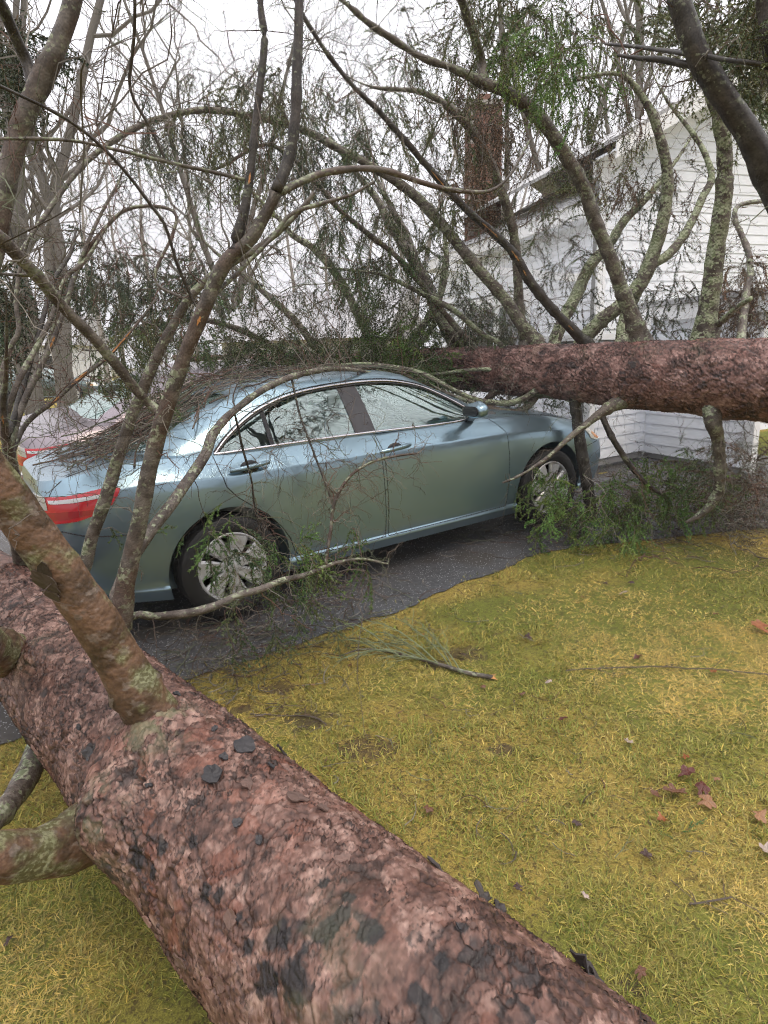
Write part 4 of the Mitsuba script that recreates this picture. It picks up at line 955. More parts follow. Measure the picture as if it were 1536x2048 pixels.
CZ = [(.93, 2.52, -.62, .780), (1.0, 2.40, -.56, .794), (1.1, 2.20, -.40, .757), (1.2, 1.99, -.19, .712), (1.3, 1.77, .06, .660), (1.355, 1.65, .21, .624), (1.382, 1.55, .29, .588), (1.40, 1.47, .37, .53), (1.412, 1.37, .47, .42), (1.420, 1.22, .62, .27), (1.423, 1.05, .80, .08)]
NC = 5.2


def cab(Z):
    z = [r[0] for r in CZ]
    return [np.interp(Z, z, [r[k] for r in CZ]) for k in (1, 2, 3)]


def cabin_solid(inset=0.0, drop=0.0, zlo=None):
    u = np.linspace(0, 2 * np.pi, 121)[:-1]; c, s = np.cos(u), np.sin(u)
    u = np.interp(np.arange(120) / 120, np.r_[0, np.cumsum(np.hypot(np.diff(np.r_[np.sign(c) * np.abs(c) ** (2 / NC) * 1.4, 1.4]), np.diff(np.r_[np.sign(s) * np.abs(s) ** (2 / NC) * .75, 0])))] / 1.0 / np.r_[0, np.cumsum(np.hypot(np.diff(np.r_[np.sign(c) * np.abs(c) ** (2 / NC) * 1.4, 1.4]), np.diff(np.r_[np.sign(s) * np.abs(s) ** (2 / NC) * .75, 0])))][-1], np.r_[u, 2 * np.pi])
    c, s = np.cos(u), np.sin(u); cx, cy = np.sign(c) * np.abs(c) ** (2 / NC), np.sign(s) * np.abs(s) ** (2 / NC)
    zz = np.unique(np.r_[[r[0] for r in CZ], np.arange(.95, 1.36, .05)])
    if zlo is not None: zz = np.r_[zlo, zz]
    rings = []
    for Z in zz:
        xf, xr, b = cab(max(Z, .93)); a = (xf - xr) / 2 - inset * 1.3; b = b - inset
        if b < 0.03 or a < .1: continue
        rings.append(np.stack([(xf + xr) / 2 + a * cx, b * cy, np.full(len(u), Z - drop)], 1))
    return loft(rings)


def side_L(X, Z, inset=0.0):
    xf, xr, b = cab(Z); q = np.clip(np.abs((X - (xf + xr) / 2) / ((xf - xr) / 2)), 0, .999)
    return (b - inset) * (1 - q**NC) ** (1 / NC)


def end_X(L, Z, front, inset=0.0):
    xf, xr, b = cab(Z); q = np.clip(np.abs(L / b), 0, .999)
    return (xf + xr) / 2 + (1 if front else -1) * ((xf - xr) / 2 - inset) * (1 - q**NC) ** (1 / NC)


def sheet(poly, fn, size=0.16):
    """A polygon meshed and bent by fn(a, b) -> points."""
    v, f = trimesh.creation.triangulate_polygon(Polygon(poly).segmentize(size), engine='earcut')
    v3, f = trimesh.remesh.subdivide_to_size(np.c_[v, v[:, :1] * 0], f, size)
    return fn(v3[:, 0], v3[:, 1]), f


SIDE_WIN = [(0.015, 1.018), (.09, 1.085), (.16, 1.135), (.25, 1.19), (.36, 1.242), (.50, 1.288), (.65, 1.317), (.82, 1.334), (1.0, 1.342), (1.2, 1.343), (1.40, 1.328), (1.58, 1.292), (1.73, 1.245), (1.90, 1.158), (2.05, 1.065), (2.17, .985), (1.8, .982), (1.1, 1.006), (.5, 1.016)]
FDOOR = [(1.14, 1.00), (1.15, .75), (1.155, .45), (1.15, .265), (1.7, .262), (2.285, .262), (2.30, .42), (2.305, .65), (2.29, .86), (2.24, .93), (2.18, .985)]
RDOOR = [(-.005, 1.02), (.0, .93), (.02, .83), (.08, .755), (.16, .69), (.26, .61), (.345, .51), (.395, .42), (.42, .33), (.47, .268), (.8, .265), (1.132, .265), (1.137, .45), (1.132, .75), (1.122, 1.00)]


def wheel(R=0.325):
    """Tyre, rim and its pieces, axle along +y (outwards), centred."""
    def rev(prof, n=64):
        a = np.arange(n) * 2 * np.pi / n; p = np.array(prof)
        v = np.stack([p[None, :, 0] * np.cos(a)[:, None], np.broadcast_to(p[None, :, 1], (n, len(p))), p[None, :, 0] * np.sin(a)[:, None]], -1).reshape(-1, 3); m = len(p)
        i, j = np.meshgrid(np.arange(n), np.arange(m - 1), indexing='ij')
        return v, np.stack([i * m + j, i * m + j + 1, ((i + 1) % n) * m + j + 1, ((i + 1) % n) * m + j], -1).reshape(-1, 4)
    tyre = rev([(.205, -.09), (.26, -.107), (.30, -.104), (.318, -.094), (R, -.07), (R, -.036), (.318, -.034), (.318, -.030), (R, -.028), (R, .002), (.318, .004), (.318, .008), (R, .01), (R, .04), (.318, .042), (.318, .046), (R, .048), (R - .002, .07), (.316, .090), (.300, .101), (.262, .106), (.235, .103), (.222, .095), (.212, .088)])
    rim = rev([(.222, .094), (.215, .099), (.207, .096), (.200, .075), (.195, .02), (.19, -.08)])
    disc = rev([(.0, .002), (.15, .002), (.152, -.01), (.195, -.03)], 40)
    spokes = []
    for k in range(7):
        a0 = k * 2 * np.pi / 7 + .25; mb = MB()
        rs = [.030, .06, .10, .15, .19, .2035]; ws = [.024, .030, .038, .052, .064, .068]; zs_ = [.088, .090, .093, .095, .096, .094]; tw_ = [0, .01, .03, .06, .09, .10]
        for q, (r_, w_, z_, t_) in enumerate(zip(rs, ws, zs_, tw_)):
            a = a0 + t_; e, g = np.array([math.cos(a), 0, math.sin(a)]), np.array([-math.sin(a), 0, math.cos(a)])
            mb.add([e * r_ - g * w_ + [0, z_ - .012, 0], e * r_ - g * w_ * .72 + [0, z_, 0], e * r_ + [0, z_ - .004, 0], e * r_ + g * w_ * .72 + [0, z_, 0], e * r_ + g * w_ + [0, z_ - .012, 0], e * r_ + g * w_ * .9 + [0, z_ - .035, 0], e * r_ - g * w_ * .9 + [0, z_ - .035, 0]], np.zeros((0, 3), int) if False else [[0, 0, 0]])
        v = np.vstack(mb.v); f = []
        for q in range(5):
            for j in range(7): f.append([q * 7 + j, q * 7 + (j + 1) % 7, (q + 1) * 7 + (j + 1) % 7, (q + 1) * 7 + j])
        spokes.append((v, np.array(f)))
    hub = rev([(.0, .102), (.024, .102), (.034, .098), (.037, .088), (.037, .06)], 28)
    return dict(tyre=tyre, rim=rim, disc=disc, spokes=spokes, hub=hub)


def flipped(vf, S):
    v, f = vf; f = np.asarray(f)
    return np.asarray(v) * S, (f[:, ::-1] if np.prod(S) < 0 else f)


print('car parts')
_body = solid(*body_solid())
_well = m3.Manifold.cylinder(0.36, 0.385, 0.385, 72).rotate([90, 0, 0])       # axis along -y from 0 to -0.36
for X in (0.0, 2.776):
    for sgn in (1, -1):
        w = _well.translate([X, 0.97 if sgn > 0 else -0.61, 0.325]); _body = _body - w
_body = _body - solid(*flipped((np.array(box((-.28, -.68, .42), (2.15, .68, 1.5)).vertices), np.array(box((-.28, -.68, .42), (2.15, .68, 1.5)).faces)), (1, 1, 1)))
_doors, _gap_shade, _full = {}, {}, _body
for nm, poly in (('front_door', FDOOR), ('rear_door', RDOOR)):
    pg = Polygon(poly); inner = pg.buffer(-0.006)
    for sgn in (1, -1):
        lo, hi = (.72, 1.1) if sgn > 0 else (-1.1, -.72)
        _doors[nm, sgn] = _body ^ prism(inner, lo, hi)
    _gap_shade[nm] = _full ^ (prism(pg, -1.1, 1.1) - prism(inner, -1.2, 1.2)) - prism([(-2, -1), (5, -1), (5, 3), (-2, 3)], -.76, .76)  # black strip sunk in the door gaps, standing in for their shade
    _gap_shade[nm] = _gap_shade[nm].scale([1, .9955, 1])
    _body = _body - prism(pg, .74, 1.1) - prism(pg, -1.1, -.74)
_cab = solid(*cabin_solid()) - solid(*cabin_solid(0.045, 0.03, 0.8))
_cab = _cab - prism(SIDE_WIN, -1.2, 1.2)
_cab = _cab - prism([(-.645, 1.0), (.645, 1.0), (.50, 1.365), (-.50, 1.365)], 1.2, 3.2, 'yz') - prism([(-.63, 1.075), (.63, 1.075), (.47, 1.35), (-.47, 1.35)], -1.6, .62, 'yz')
_big = solid(*body_solid()).translate([-1.3, 0, -.62]).scale([1.0022, 1.006, 1.0]).translate([1.3, 0, .62])
_big2 = _big.translate([-1.3, 0, -.62]).scale([1.001, 1.002, 1]).translate([1.3, 0, .62])
_bm = trimesh.Trimesh(*arr(solid(*body_solid())), process=False)


def on_top(P):
    """Points (X, Y) dropped on to the body's upper surface."""
    P = np.asarray(P, float); T_ = _bm.triangles; up = _bm.face_normals[:, 2] > 0.05; T_ = T_[up]; out = []
    for x, y in P:
        a, b, c = T_[:, 0, :2], T_[:, 1, :2], T_[:, 2, :2]; d = (b[:, 0] - a[:, 0]) * (c[:, 1] - a[:, 1]) - (c[:, 0] - a[:, 0]) * (b[:, 1] - a[:, 1])
        d = np.where(np.abs(d) < 1e-12, 1e-12, d)
        u = ((x - a[:, 0]) * (c[:, 1] - a[:, 1]) - (c[:, 0] - a[:, 0]) * (y - a[:, 1])) / d; v = ((b[:, 0] - a[:, 0]) * (y - a[:, 1]) - (x - a[:, 0]) * (b[:, 1] - a[:, 1])) / d
        ok = (u >= -1e-6) & (v >= -1e-6) & (u + v <= 1 + 1e-6); z = T_[:, 0, 2] + u * (T_[:, 1, 2] - T_[:, 0, 2]) + v * (T_[:, 2, 2] - T_[:, 0, 2])
        out.append([x, y, z[ok].max() if ok.any() else np.nan])
    out = np.array(out); return out[~np.isnan(out[:, 2])]


TAIL = [(-.56, .925), (-.58, .89), (-.62, .84), (-.69, .80), (-.80, .77), (-1.2, .735), (-1.2, .885), (-.80, .912), (-.64, .935)]
TAILC = [(-.665, .905), (-.68, .885), (-.80, .874), (-.915, .870), (-.915, .888), (-.80, .896)]
TAILG = [(-.925, .905), (-.925, .835), (-1.2, .825), (-1.2, .895)]
TAILD = [(-.70, .825), (-.72, .805), (-.84, .785), (-1.2, .765), (-1.2, .805), (-.84, .828)]
HEAD = [(3.25, .775), (3.32, .665), (3.42, .635), (3.9, .62), (3.9, .755), (3.55, .79), (3.36, .80)]
HEADA = [(3.36, .70), (3.40, .66), (3.46, .64), (3.52, .64), (3.50, .71)]
WH = wheel()


def sedan(label, pnt, pos, yaw, slope_fn, group=None, name='parked_car'):
    """A four-door sedan; pos: the ground under the middle of the rear axle."""
    k = thing(name, label, 'car', group)
    cu = np.array([math.cos(yaw), math.sin(yaw)]); cn = np.array([cu[1], -cu[0]])
    g = lambda X, L: slope_fn(*(np.array(pos[:2]) + cu * X + cn * L))
    ex = norm(np.array([*cu, (g(2.776, 0) - g(0, 0)) / 2.776])); ly = np.array([*(-cn), (g(1.3, -.8) - g(1.3, .8)) / 1.6]); ly = norm(ly - ex * (ly @ ex)); ez = np.cross(ex, ly)
    Mt = np.eye(4); Mt[:3, :3] = np.stack([ex, ly, ez], 1); Mt[:3, 3] = [pos[0], pos[1], g(0, 0) + 0.008]
    # local frame: X forward, Y to the left (away from the lawn), Z up
    def pp(vf, b, par, nm, smooth=32, label=None):
        v, f = vf if isinstance(vf, tuple) else arr(vf)
        return put((place(v, Mt), f), b, par, nm, smooth=smooth, label=label)
    pp(_body, pnt, k, 'body'); roof = pp(_cab, pnt, k, 'roof')
    for (nm, sgn), d in _doors.items():
        dk = pp(d, pnt, k, nm)
        pp(_gap_shade[nm].trim_by_plane([0, sgn, 0], 0), 'black_trim', k, 'door_gap_shade')
        hx, hz = ((1.25, .885), (.185, .93))[nm == 'rear_door']
        S = (1, sgn, 1)
        cup = trimesh.creation.icosphere(3); cup = (np.array(cup.vertices) * [.062, .012, .042] + [hx, .888 * sgn, hz - .004], np.array(cup.faces))
        pp(cup, 'black_trim', dk, 'handle_recess', True)
        bar = m3.Manifold.batch_hull([m3.Manifold.sphere(r_, 16).scale([1.3, .8, 1]).translate([hx + dx, y_ * sgn, hz + dz_]) for dx, y_, r_, dz_ in ((-.115, .90, .014, -.008), (-.06, .918, .015, -.003), (.06, .918, .015, .006), (.115, .90, .014, .008))])
        pp(bar, pnt, dk, 'handle', True)
        keyc = m3.Manifold.sphere(.012, 16).translate([hx - .07, .905 * sgn, hz - .035])
        pp(keyc, 'chrome', dk, 'lock', True) if nm == 'rear_door' and False else None
    for sgn in (1, -1):
        S = lambda X, Z, ins=.010: np.stack([X, sgn * side_L(X, Z, ins), Z], 1)
        fl = (lambda vf: vf) if sgn < 0 else (lambda vf: (vf[0], vf[1][:, ::-1]))
        win = Polygon(SIDE_WIN).buffer(0.012)
        def cut(a, b): return win.intersection(Polygon([(a[0], .9), (a[1], 1.5), (b[1], 1.5), (b[0], .9)]))
        for nm, a, b, mat in (('quarter_window', (-.5, -.5), (.385, .36), 'car_glass'), ('window_divider', (.385, .36), (.415, .39), 'black_trim'), ('side_window', (.415, .39), (1.02, .945), 'car_glass'), ('pillar_trim', (1.02, .945), (1.185, 1.085), 'pillar_black'), ('side_window', (1.185, 1.085), (2.02, 2.02), 'car_glass'), ('mirror_triangle', (2.02, 2.02), (2.5, 2.5), 'black_trim')):
            gg = cut(a, b)
            if gg.is_empty: continue
            vf = fl(sheet(np.array(gg.exterior.coords)[:-1], lambda X, Z: S(X, Z, .012 if mat == 'car_glass' else .006)))
            pp(vf, mat, k, nm, True if mat == 'car_glass' else 32)
        ring = np.array(SIDE_WIN + SIDE_WIN[:1]); ring = np.c_[ring, ring[:, 0] * 0]
        up_ = spline(ring[:16], .02)[:, :2]; lo_ = spline(ring[[15, 16, 17, 18, 19]], .05)[:, :2]
        for nm, li, r_ in (('window_trim', up_, .0085), ('window_trim', lo_, .010)):
            P = S(li[:, 0], li[:, 1], -.004); v, f = tubes(P, np.full(len(P), r_), 6, cap=True); pp((v, f), 'chrome', k, nm, True)
        P = S(up_[:, 0], up_[:, 1] + .014, -.001); v, f = tubes(P, np.full(len(P), .0045), 5); pp((v, f), 'black_trim', k, 'window_seal', True)
        P = S(up_[1:-1, 0], np.minimum(up_[1:-1, 1] - .016, 9), .002); v, f = tubes(P, np.full(len(P), .0075), 5); pp((v, f), 'black_trim', k, 'window_seal', True)
        # mirror
        mir = m3.Manifold.batch_hull([m3.Manifold.sphere(r_, 20).scale([.75, 1, 1]).translate([x_, y_ * sgn, z_]) for x_, y_, z_, r_ in ((1.93, .90, 1.075, .042), (1.93, 1.035, 1.075, .050), (1.945, .98, 1.075, .062), (1.90, .95, 1.06, .045), (1.90, 1.03, 1.07, .048))])
        mk = pp(mir, pnt, k, 'mirror', True)
        mf = m3.Manifold.batch_hull([m3.Manifold.sphere(.036, 16).scale([.15, 1, 1]).translate([1.862, y_ * sgn, z_]) for y_, z_ in ((.92, 1.07), (1.03, 1.07))]); pp(mf, 'black_trim', mk, 'mirror_glass', True)
        pp(m3.Manifold.batch_hull([m3.Manifold.sphere(.02, 12).translate(q) for q in ([1.97, .80 * sgn, .99], [1.93, .90 * sgn, 1.035], [2.03, .80 * sgn, .985])]), 'black_trim', mk, 'mirror_arm', True)
        # lamps
        lo, hi = (.40, 1.1) if sgn > 0 else (-1.1, -.40)
        tk = pp(_big ^ prism(TAIL, lo, hi), 'lamp_red', k, 'tail_lamp')
        pp(_big2 ^ prism(TAILC, lo, hi), 'lamp_clear', tk, 'reversing_lamp')
        pp(_big2 ^ prism(TAILG, lo, hi), 'lamp_grey', tk, 'indicator_lamp')
        pp(_big2 ^ prism(TAILD, lo, hi), 'lamp_dark', tk, 'reflector')
        hk = pp(_big ^ prism(HEAD, lo, hi), 'head_lens', k, 'headlight')
        pp(_big2 ^ prism(HEADA, lo, hi), 'lamp_amber', hk, 'turn_signal')
        # bumper seams and sill line
        for x0, x1, z0_, z1_ in ((-.90, -.375, .69, .635), (3.17, 3.45, .60, .62)):
            xs = np.linspace(x0, x1, 24); zz = np.linspace(z0_, z1_, 24) + (.03 * np.exp(-((xs - x0) / .1) ** 2) if x0 < 0 else 0)
            L = []
            for x_, z_ in zip(xs, zz): L.append(body_L(x_, z_))
            P = np.stack([xs, sgn * (np.array(L) - .0005), zz], 1); v, f = tubes(P, np.full(24, .0034), 4); pp((v, f), 'black_trim', k, 'bumper_seam', True)
        for X in (0.0, 2.776):
            wk_ = f'{k}__wheel'; wk_ = pp(flipped((WH['tyre'][0] + [X * 0, 0, 0], quads(WH['tyre'][1])), (1, sgn, 1)) if False else shift(flipped((WH['tyre'][0], quads(WH['tyre'][1])), (1, sgn, 1)), (X, .79 * sgn, .325)), 'rubber', k, 'wheel', 30)
            pp(shift(flipped((WH['rim'][0], quads(WH['rim'][1])), (1, sgn, 1)), (X, .79 * sgn, .325)), 'alloy_two', wk_, 'rim', 30)
            pp(shift(flipped((WH['disc'][0], quads(WH['disc'][1])), (1, sgn, 1)), (X, .79 * sgn, .325)), 'brake', wk_, 'brake_disc', 30)
            for sv, sf in WH['spokes']: pp(shift(flipped((sv, quads(sf)), (1, sgn, 1)), (X, .79 * sgn, .325)), 'alloy_two', wk_, 'spoke', 30)
            pp(shift(flipped((WH['hub'][0], quads(WH['hub'][1])), (1, sgn, 1)), (X, .79 * sgn, .325)), 'alloy_two', wk_, 'hub_cap', 40)
    # boot lid and bonnet seams
    for nm, li in (('boot_seam', [(-.42, .60), (-.60, .635), (-.80, .655), (-.86, .655), (-.92, .64)]), ('bonnet_seam', [(2.42, .70), (2.7, .735), (3.0, .725), (3.25, .69), (3.42, .60)])):
        for sgn in (1, -1):
            q = spline(np.c_[np.array(li) * [1, sgn], np.zeros(len(li))], .04)[:, :2]; P = on_top(q); v, f = tubes(P, np.full(len(P), .0035), 4); pp((v, f), 'black_trim', k, nm, True)
    # glass at both ends
    for front, pl in ((True, [(-.66, .99), (.66, .99), (.515, 1.372), (-.515, 1.372)]), (False, [(-.645, 1.065), (.645, 1.065), (.485, 1.358), (-.485, 1.358)])):
        v, f = sheet(pl, lambda L, Z: np.stack([end_X(L, Z, front, .012), L, Z], 1))
        pp((v, f if front else f[:, ::-1]), 'car_glass', k, 'windscreen' if front else 'rear_window', True)
    # inside
    def soft(lo, hi, r_=.05): return m3.Manifold.batch_hull([m3.Manifold.sphere(r_, 14).translate([x, y, z]) for x in (lo[0] + r_, hi[0] - r_) for y in (lo[1] + r_, hi[1] - r_) for z in (lo[2] + r_, hi[2] - r_)])
    for y in (-.36, .36):
        st = pp(soft((1.15, y - .24, .45), (1.75, y + .24, .62)) + soft((1.10, y - .23, .5), (1.26, y + .23, 1.09), .06), 'seat_cloth', k, 'front_seat', True)
        pp(soft((1.08, y - .13, 1.12), (1.19, y + .13, 1.29), .05), 'seat_cloth', st, 'headrest', True)
        pp(soft((.10, y - .13, 1.06), (.20, y + .13, 1.2), .045), 'seat_cloth', k, 'rear_headrest', True)
    pp(soft((.15, -.62, .45), (.75, .62, .62)) + soft((.05, -.62, .5), (.24, .62, 1.08), .06), 'seat_cloth', k, 'rear_seat', True)
    pp(soft((1.93, -.70, .6), (2.42, .70, 1.0), .06), 'dash_plastic', k, 'dashboard', True)
    a = np.linspace(0, 2 * np.pi, 33); P = np.stack([1.78 + .08 * np.sin(a), .36 + .185 * np.cos(a), .95 + .17 * np.sin(a)], 1); v, f = tubes(P, np.full(33, .016), 8); pp((v, f), 'dash_plastic', k, 'steering_wheel', True)
    pp(soft((-.30, -.62, .98), (.04, .62, 1.045), .02), 'dash_plastic', k, 'parcel_shelf', True)
    return k


def quads(f): f = np.asarray(f); return np.vstack([f[:, [0, 1, 2]], f[:, [0, 2, 3]]]) if f.shape[1] == 4 else f
def shift(vf, d): return np.asarray(vf[0]) + np.array(d), vf[1]


M('alloy_two', two(scene.pop('alloy')))


def body_L(X, Z):
    """Half width of the body at (X, Z)."""
    zs = np.interp(X, [-1.12, -.95, -.8, -.6, -.38, -.1, .1, 1.0, 2.2, 2.5, 2.9, 3.2, 3.45, 3.6, 3.75], [.94, .975, 1.0, 1.03, 1.045, 1.02, 1.005, 1.0, .965, .945, .895, .825, .745, .68, .60]); zb = np.interp(X, [-1.1, -.7, -.35, 2.4, 3.1, 3.75], [.34, .24, .19, .17, .20, .24])
    t = (Z - zb) / (zs - zb); b = np.interp(t, [q[0] for q in BT], [q[1] for q in BT])
    xf = np.interp(t, [0, .15, .5, .8, 1], [3.60, 3.69, 3.715, 3.70, 3.60]); xr = np.interp(t, [0, .2, .55, .8, .93, 1], [-.90, -.97, -.995, -.965, -.955, -.94])
    q = min(abs((X - (xf + xr) / 2) / ((xf - xr) / 2)), .9999)
    return b * (1 - q**NS) ** (1 / NS) * np.interp(X, [-1.1, -.8, -.2, 2.6, 3.2, 3.72], [.955, .975, 1, 1, .985, .93])


car1 = sedan('teal grey four-door sedan under the fallen spruce, its rear covered in broken twigs', 'teal_paint', CO, CYAW, gz)
CO2 = CO[:2] - CN * 2.16 + CU * 0.07
car2 = sedan('mauve grey sedan parked beyond the teal one, its boot showing at the left', 'mauve_paint', CO2, CYAW, gz)
_q = on_ground(62, 806); CO3 = np.array([_q[0], _q[1]]) * 1.0
car3 = sedan('dark grey green car far off across the left lawn behind a tree trunk', 'grey_green_paint', CO3 - np.array([0.8, 0]), math.radians(8), gz)

# ================================================================ houses
def siding_col(p, n, uv):
    a = fbm(p.x * 2.2, p.y * 2.2, p.z * 2.2, 3); b = fbm(p.x * 9, p.y * 9, p.z * 40, 3)
    return mix((0.80, 0.83, 0.88), (0.70, 0.725, 0.76), smoothstep(0.4, 0.75, a * 0.6 + b * 0.4))


M('white_vinyl', prin(mikit.proc(siding_col), 0.45, specular=0.35))
M('white_trim', prin((0.76, 0.77, 0.78), 0.4, specular=0.4))
M('house_wrap', prin((0.25, 0.25, 0.25), 0.9))
M('shingle', prin(mikit.proc(lambda p, n, uv: mix((0.24, 0.245, 0.255), (0.46, 0.46, 0.47), noise(p.x * 60, p.y * 60, p.z * 60)) * (0.7 + 0.6 * fbm(p.x * 1.5, p.y * 1.5, p.z * 1.5, 3))), 0.85))
M('brick', prin(mikit.proc(lambda p, n, uv: mix((0.13, 0.060, 0.042), (0.21, 0.115, 0.085), fbm(p.x * 9, p.y * 9, p.z * 14, 3))), 0.85))
M('mortar', prin((0.28, 0.26, 0.24), 0.95))
M('dark_inside', prin((0.02, 0.022, 0.022), 0.9))
M('blind', prin((0.62, 0.62, 0.60), 0.6))
M('window_glass', {'type': 'thindielectric', 'int_ior': 1.6})
UH, VH = np.array([0.773, 0.634]), np.array([-0.33, 0.944]); GH = np.array([0.956, 0.294])


def frame(o, d, out):
    """Wall frame: origin (3), along d (2-D), out (+1: outward normal is d turned clockwise)."""
    d = np.array([*d, 0.0]); d /= np.linalg.norm(d); n = np.array([d[1], -d[0], 0]) * out
    return np.array(o, float), d, n


def wbox(F, a0, a1, z0, z1, o0, o1):
    o, d, n = F
    v = np.array([o + d * a + n * q + np.array([0, 0, z - o[2]]) for a in (a0, a1) for q in (o0, o1) for z in (z0, z1)])
    f = np.array([[0, 1, 3], [0, 3, 2], [4, 6, 7], [4, 7, 5], [0, 4, 5], [0, 5, 1], [2, 3, 7], [2, 7, 6], [0, 2, 6], [0, 6, 4], [1, 5, 7], [1, 7, 3]])
    if np.dot(np.cross(d, n), [0, 0, 1]) > 0: pass
    m = trimesh.Trimesh(v, f, process=False)
    return v, (f if m.volume > 0 else f[:, ::-1])


def boards(F, parent, a0, a1, z0, z1, course=0.115, holes=(), top=None, name='board', mat='white_vinyl'):
    """Overlapping clapboards, each its own piece. top(a): the height of the roof line; holes: (a0, a1, z0, z1)."""
    o, d, n = F
    z = z0
    while z < z1 - 0.01:
        zt = min(z + course + 0.012, z1)
        spans = [(a0, a1)]
        for h in holes:
            if z + course > h[2] and z < h[3]: spans = [q for s in spans for q in ((s[0], min(s[1], h[0])), (max(s[0], h[1]), s[1])) if q[1] - q[0] > 0.02]
        for s0, s1 in spans:
            b0, b1, t0, t1 = s0, s1, s0, s1
            if top is not None:
                aa = np.linspace(s0, s1, 400); okb = aa[top(aa) > z]; okt = aa[top(aa) > zt]
                if len(okb) < 2: continue
                b0, b1 = okb[0], okb[-1]; t0, t1 = (okt[0], okt[-1]) if len(okt) > 1 else ((b0 + b1) / 2 - .01, (b0 + b1) / 2 + .01)
            w = rng.normal(0, 0.0012)
            v = np.array([o + d * a + n * q + np.array([0, 0, zz - o[2]]) for a, zz, q in ((b0, z + w, 0), (b1, z + w, 0), (b0, z + w, .017), (b1, z + w, .017), (b0, z + w + .004, .0185), (b1, z + w + .004, .0185), (t0, zt, .004), (t1, zt, .004), (t0, zt, 0), (t1, zt, 0))])
            f = [[0, 1, 3], [0, 3, 2], [2, 3, 5], [2, 5, 4], [4, 5, 7], [4, 7, 6], [6, 7, 9], [6, 9, 8], [8, 9, 1], [8, 1, 0], [0, 2, 4], [0, 4, 6], [0, 6, 8], [1, 5, 3], [1, 7, 5], [1, 9, 7]]
            m = trimesh.Trimesh(v, f, process=False)
            put((v, np.array(f) if m.volume > 0 else np.array(f)[:, ::-1]), mat, parent, name)
        z += course


def hit_wall(F, x, y):
    """(along, height) where a pixel's ray meets the wall plane."""
    o, d, n = F
    r = FW + RI * (x - 768) / FPX - UP * (y - 1024) / FPX; t = ((o - EYE) @ n) / (r @ n); p = EYE + t * r
    return (p - o) @ d, p[2]


H = thing('white_house', 'white clapboard house with a gable and a low wing behind the fallen spruces', 'house')
qg = at(1190, 700, 8.7); QG = np.array([qg[0], qg[1], 0.3])
FG = frame(QG, GH, 1)
ap = hit_wall(FG, 1508, 129); rk = hit_wall(FG, 1339, 226); sl = (ap[1] - rk[1]) / (ap[0] - rk[0])
gtop = lambda a: np.where(a < ap[0], ap[1] - sl * (ap[0] - a), ap[1] - sl * (a - ap[0])) - 0.16
GL = ap[0] * 2 + 0.0
wk = put(wbox(FG, 0.0, GL, 0.2, float(gtop(np.array(0.0))), -0.15, -0.004), 'house_wrap', H, 'gable_wall')
boards(FG, wk, 0.09, GL, 0.42, ap[1], 0.125, top=gtop)
gm_ = MB(); o, d, n = FG
tri3 = [o + d * a + n * q + np.array([0, 0, z - o[2]]) for q in (-.15, -.004) for a, z in ((0, float(gtop(np.array(0.0)))), (GL, float(gtop(np.array(GL)))), (ap[0], ap[1] - .17))]
put((np.array(tri3), np.array([[0, 2, 1], [3, 4, 5]])), 'house_wrap', wk, 'gable_sheathing')
put(wbox(FG, -0.03, 0.09, 0.3, float(gtop(np.array(0.05))), -0.02, 0.026), 'white_trim', H, 'corner_board')
# rake boards, ribbed soffit and the roof of the gable
for sgn in (-1, 1):
    a_end = ap[0] + sgn * (ap[0] + 0.15); L = 0.75
    P = lambda a, q, dz=0.0: o + d * a + n * q + np.array([0, 0, ap[1] - sl * abs(a - ap[0]) + dz - o[2]])
    def quad(q0, q1, dz0, dz1, th):
        v = np.array([P(ap[0], q0, dz0), P(a_end, q0, dz0), P(a_end, q1, dz1), P(ap[0], q1, dz1)]); w = np.array([0, 0, th]); vv = np.vstack([v, v + w])
        f = np.array([[0, 1, 2], [0, 2, 3], [4, 6, 5], [4, 7, 6], [0, 4, 5], [0, 5, 1], [1, 5, 6], [1, 6, 2], [2, 6, 7], [2, 7, 3], [3, 7, 4], [3, 4, 0]])
        return vv, (f if trimesh.Trimesh(vv, f, process=False).volume > 0 else f[:, ::-1])
    rf = put(quad(0.47, -6.0, 0.05, 0.05, 0.05), 'shingle', H, 'gable_roof')
    put(quad(0.44, 0.47, -0.14, -0.14, 0.19), 'white_trim', H, 'rake_board')
    put(quad(0.0, 0.03, -0.30, -0.30, 0.24), 'white_trim', H, 'frieze_board')
    for k_ in range(5): put(quad(0.035 + k_ * 0.081, 0.035 + k_ * 0.081 + 0.072, -0.055 - 0.008 * (k_ % 2), -0.055 - 0.008 * (k_ % 2), 0.02), 'white_vinyl', H, 'soffit_board')
# the wing with the window, running back to the left
FA = frame(QG + np.array([0.02, 0.1, 0]), VH, -1)
z_eave = hit_wall(FA, 1185, 440)[1]
wa0, wz1 = hit_wall(FA, 1056, 600); wa1, _ = hit_wall(FA, 942, 600); wz0 = wz1 - 1.15
LA = 5.2
wing = put(wbox(FA, 0.0, LA, 0.2, z_eave, -0.15, -0.003), 'house_wrap', H, 'wing_wall')
boards(FA, wing, 0.02, LA, 0.42, z_eave, 0.118, holes=[(wa0 - 0.13, wa1 + 0.13, wz0 - 0.13, wz1 + 0.16)])
win = put(wbox(FA, wa0 - .13, wa1 + .13, wz1 + .0, wz1 + .16, 0, .035), 'white_trim', H, 'window')
for q in ((wa0 - .13, wa0, wz0, wz1), (wa1, wa1 + .13, wz0, wz1), (wa0 - .13, wa1 + .13, wz0 - .13, wz0), ((wa0 + wa1) / 2 - .05, (wa0 + wa1) / 2 + .05, wz0, wz1)):
    put(wbox(FA, q[0], q[1], q[2], q[3], 0, .032), 'white_trim', win, 'frame')
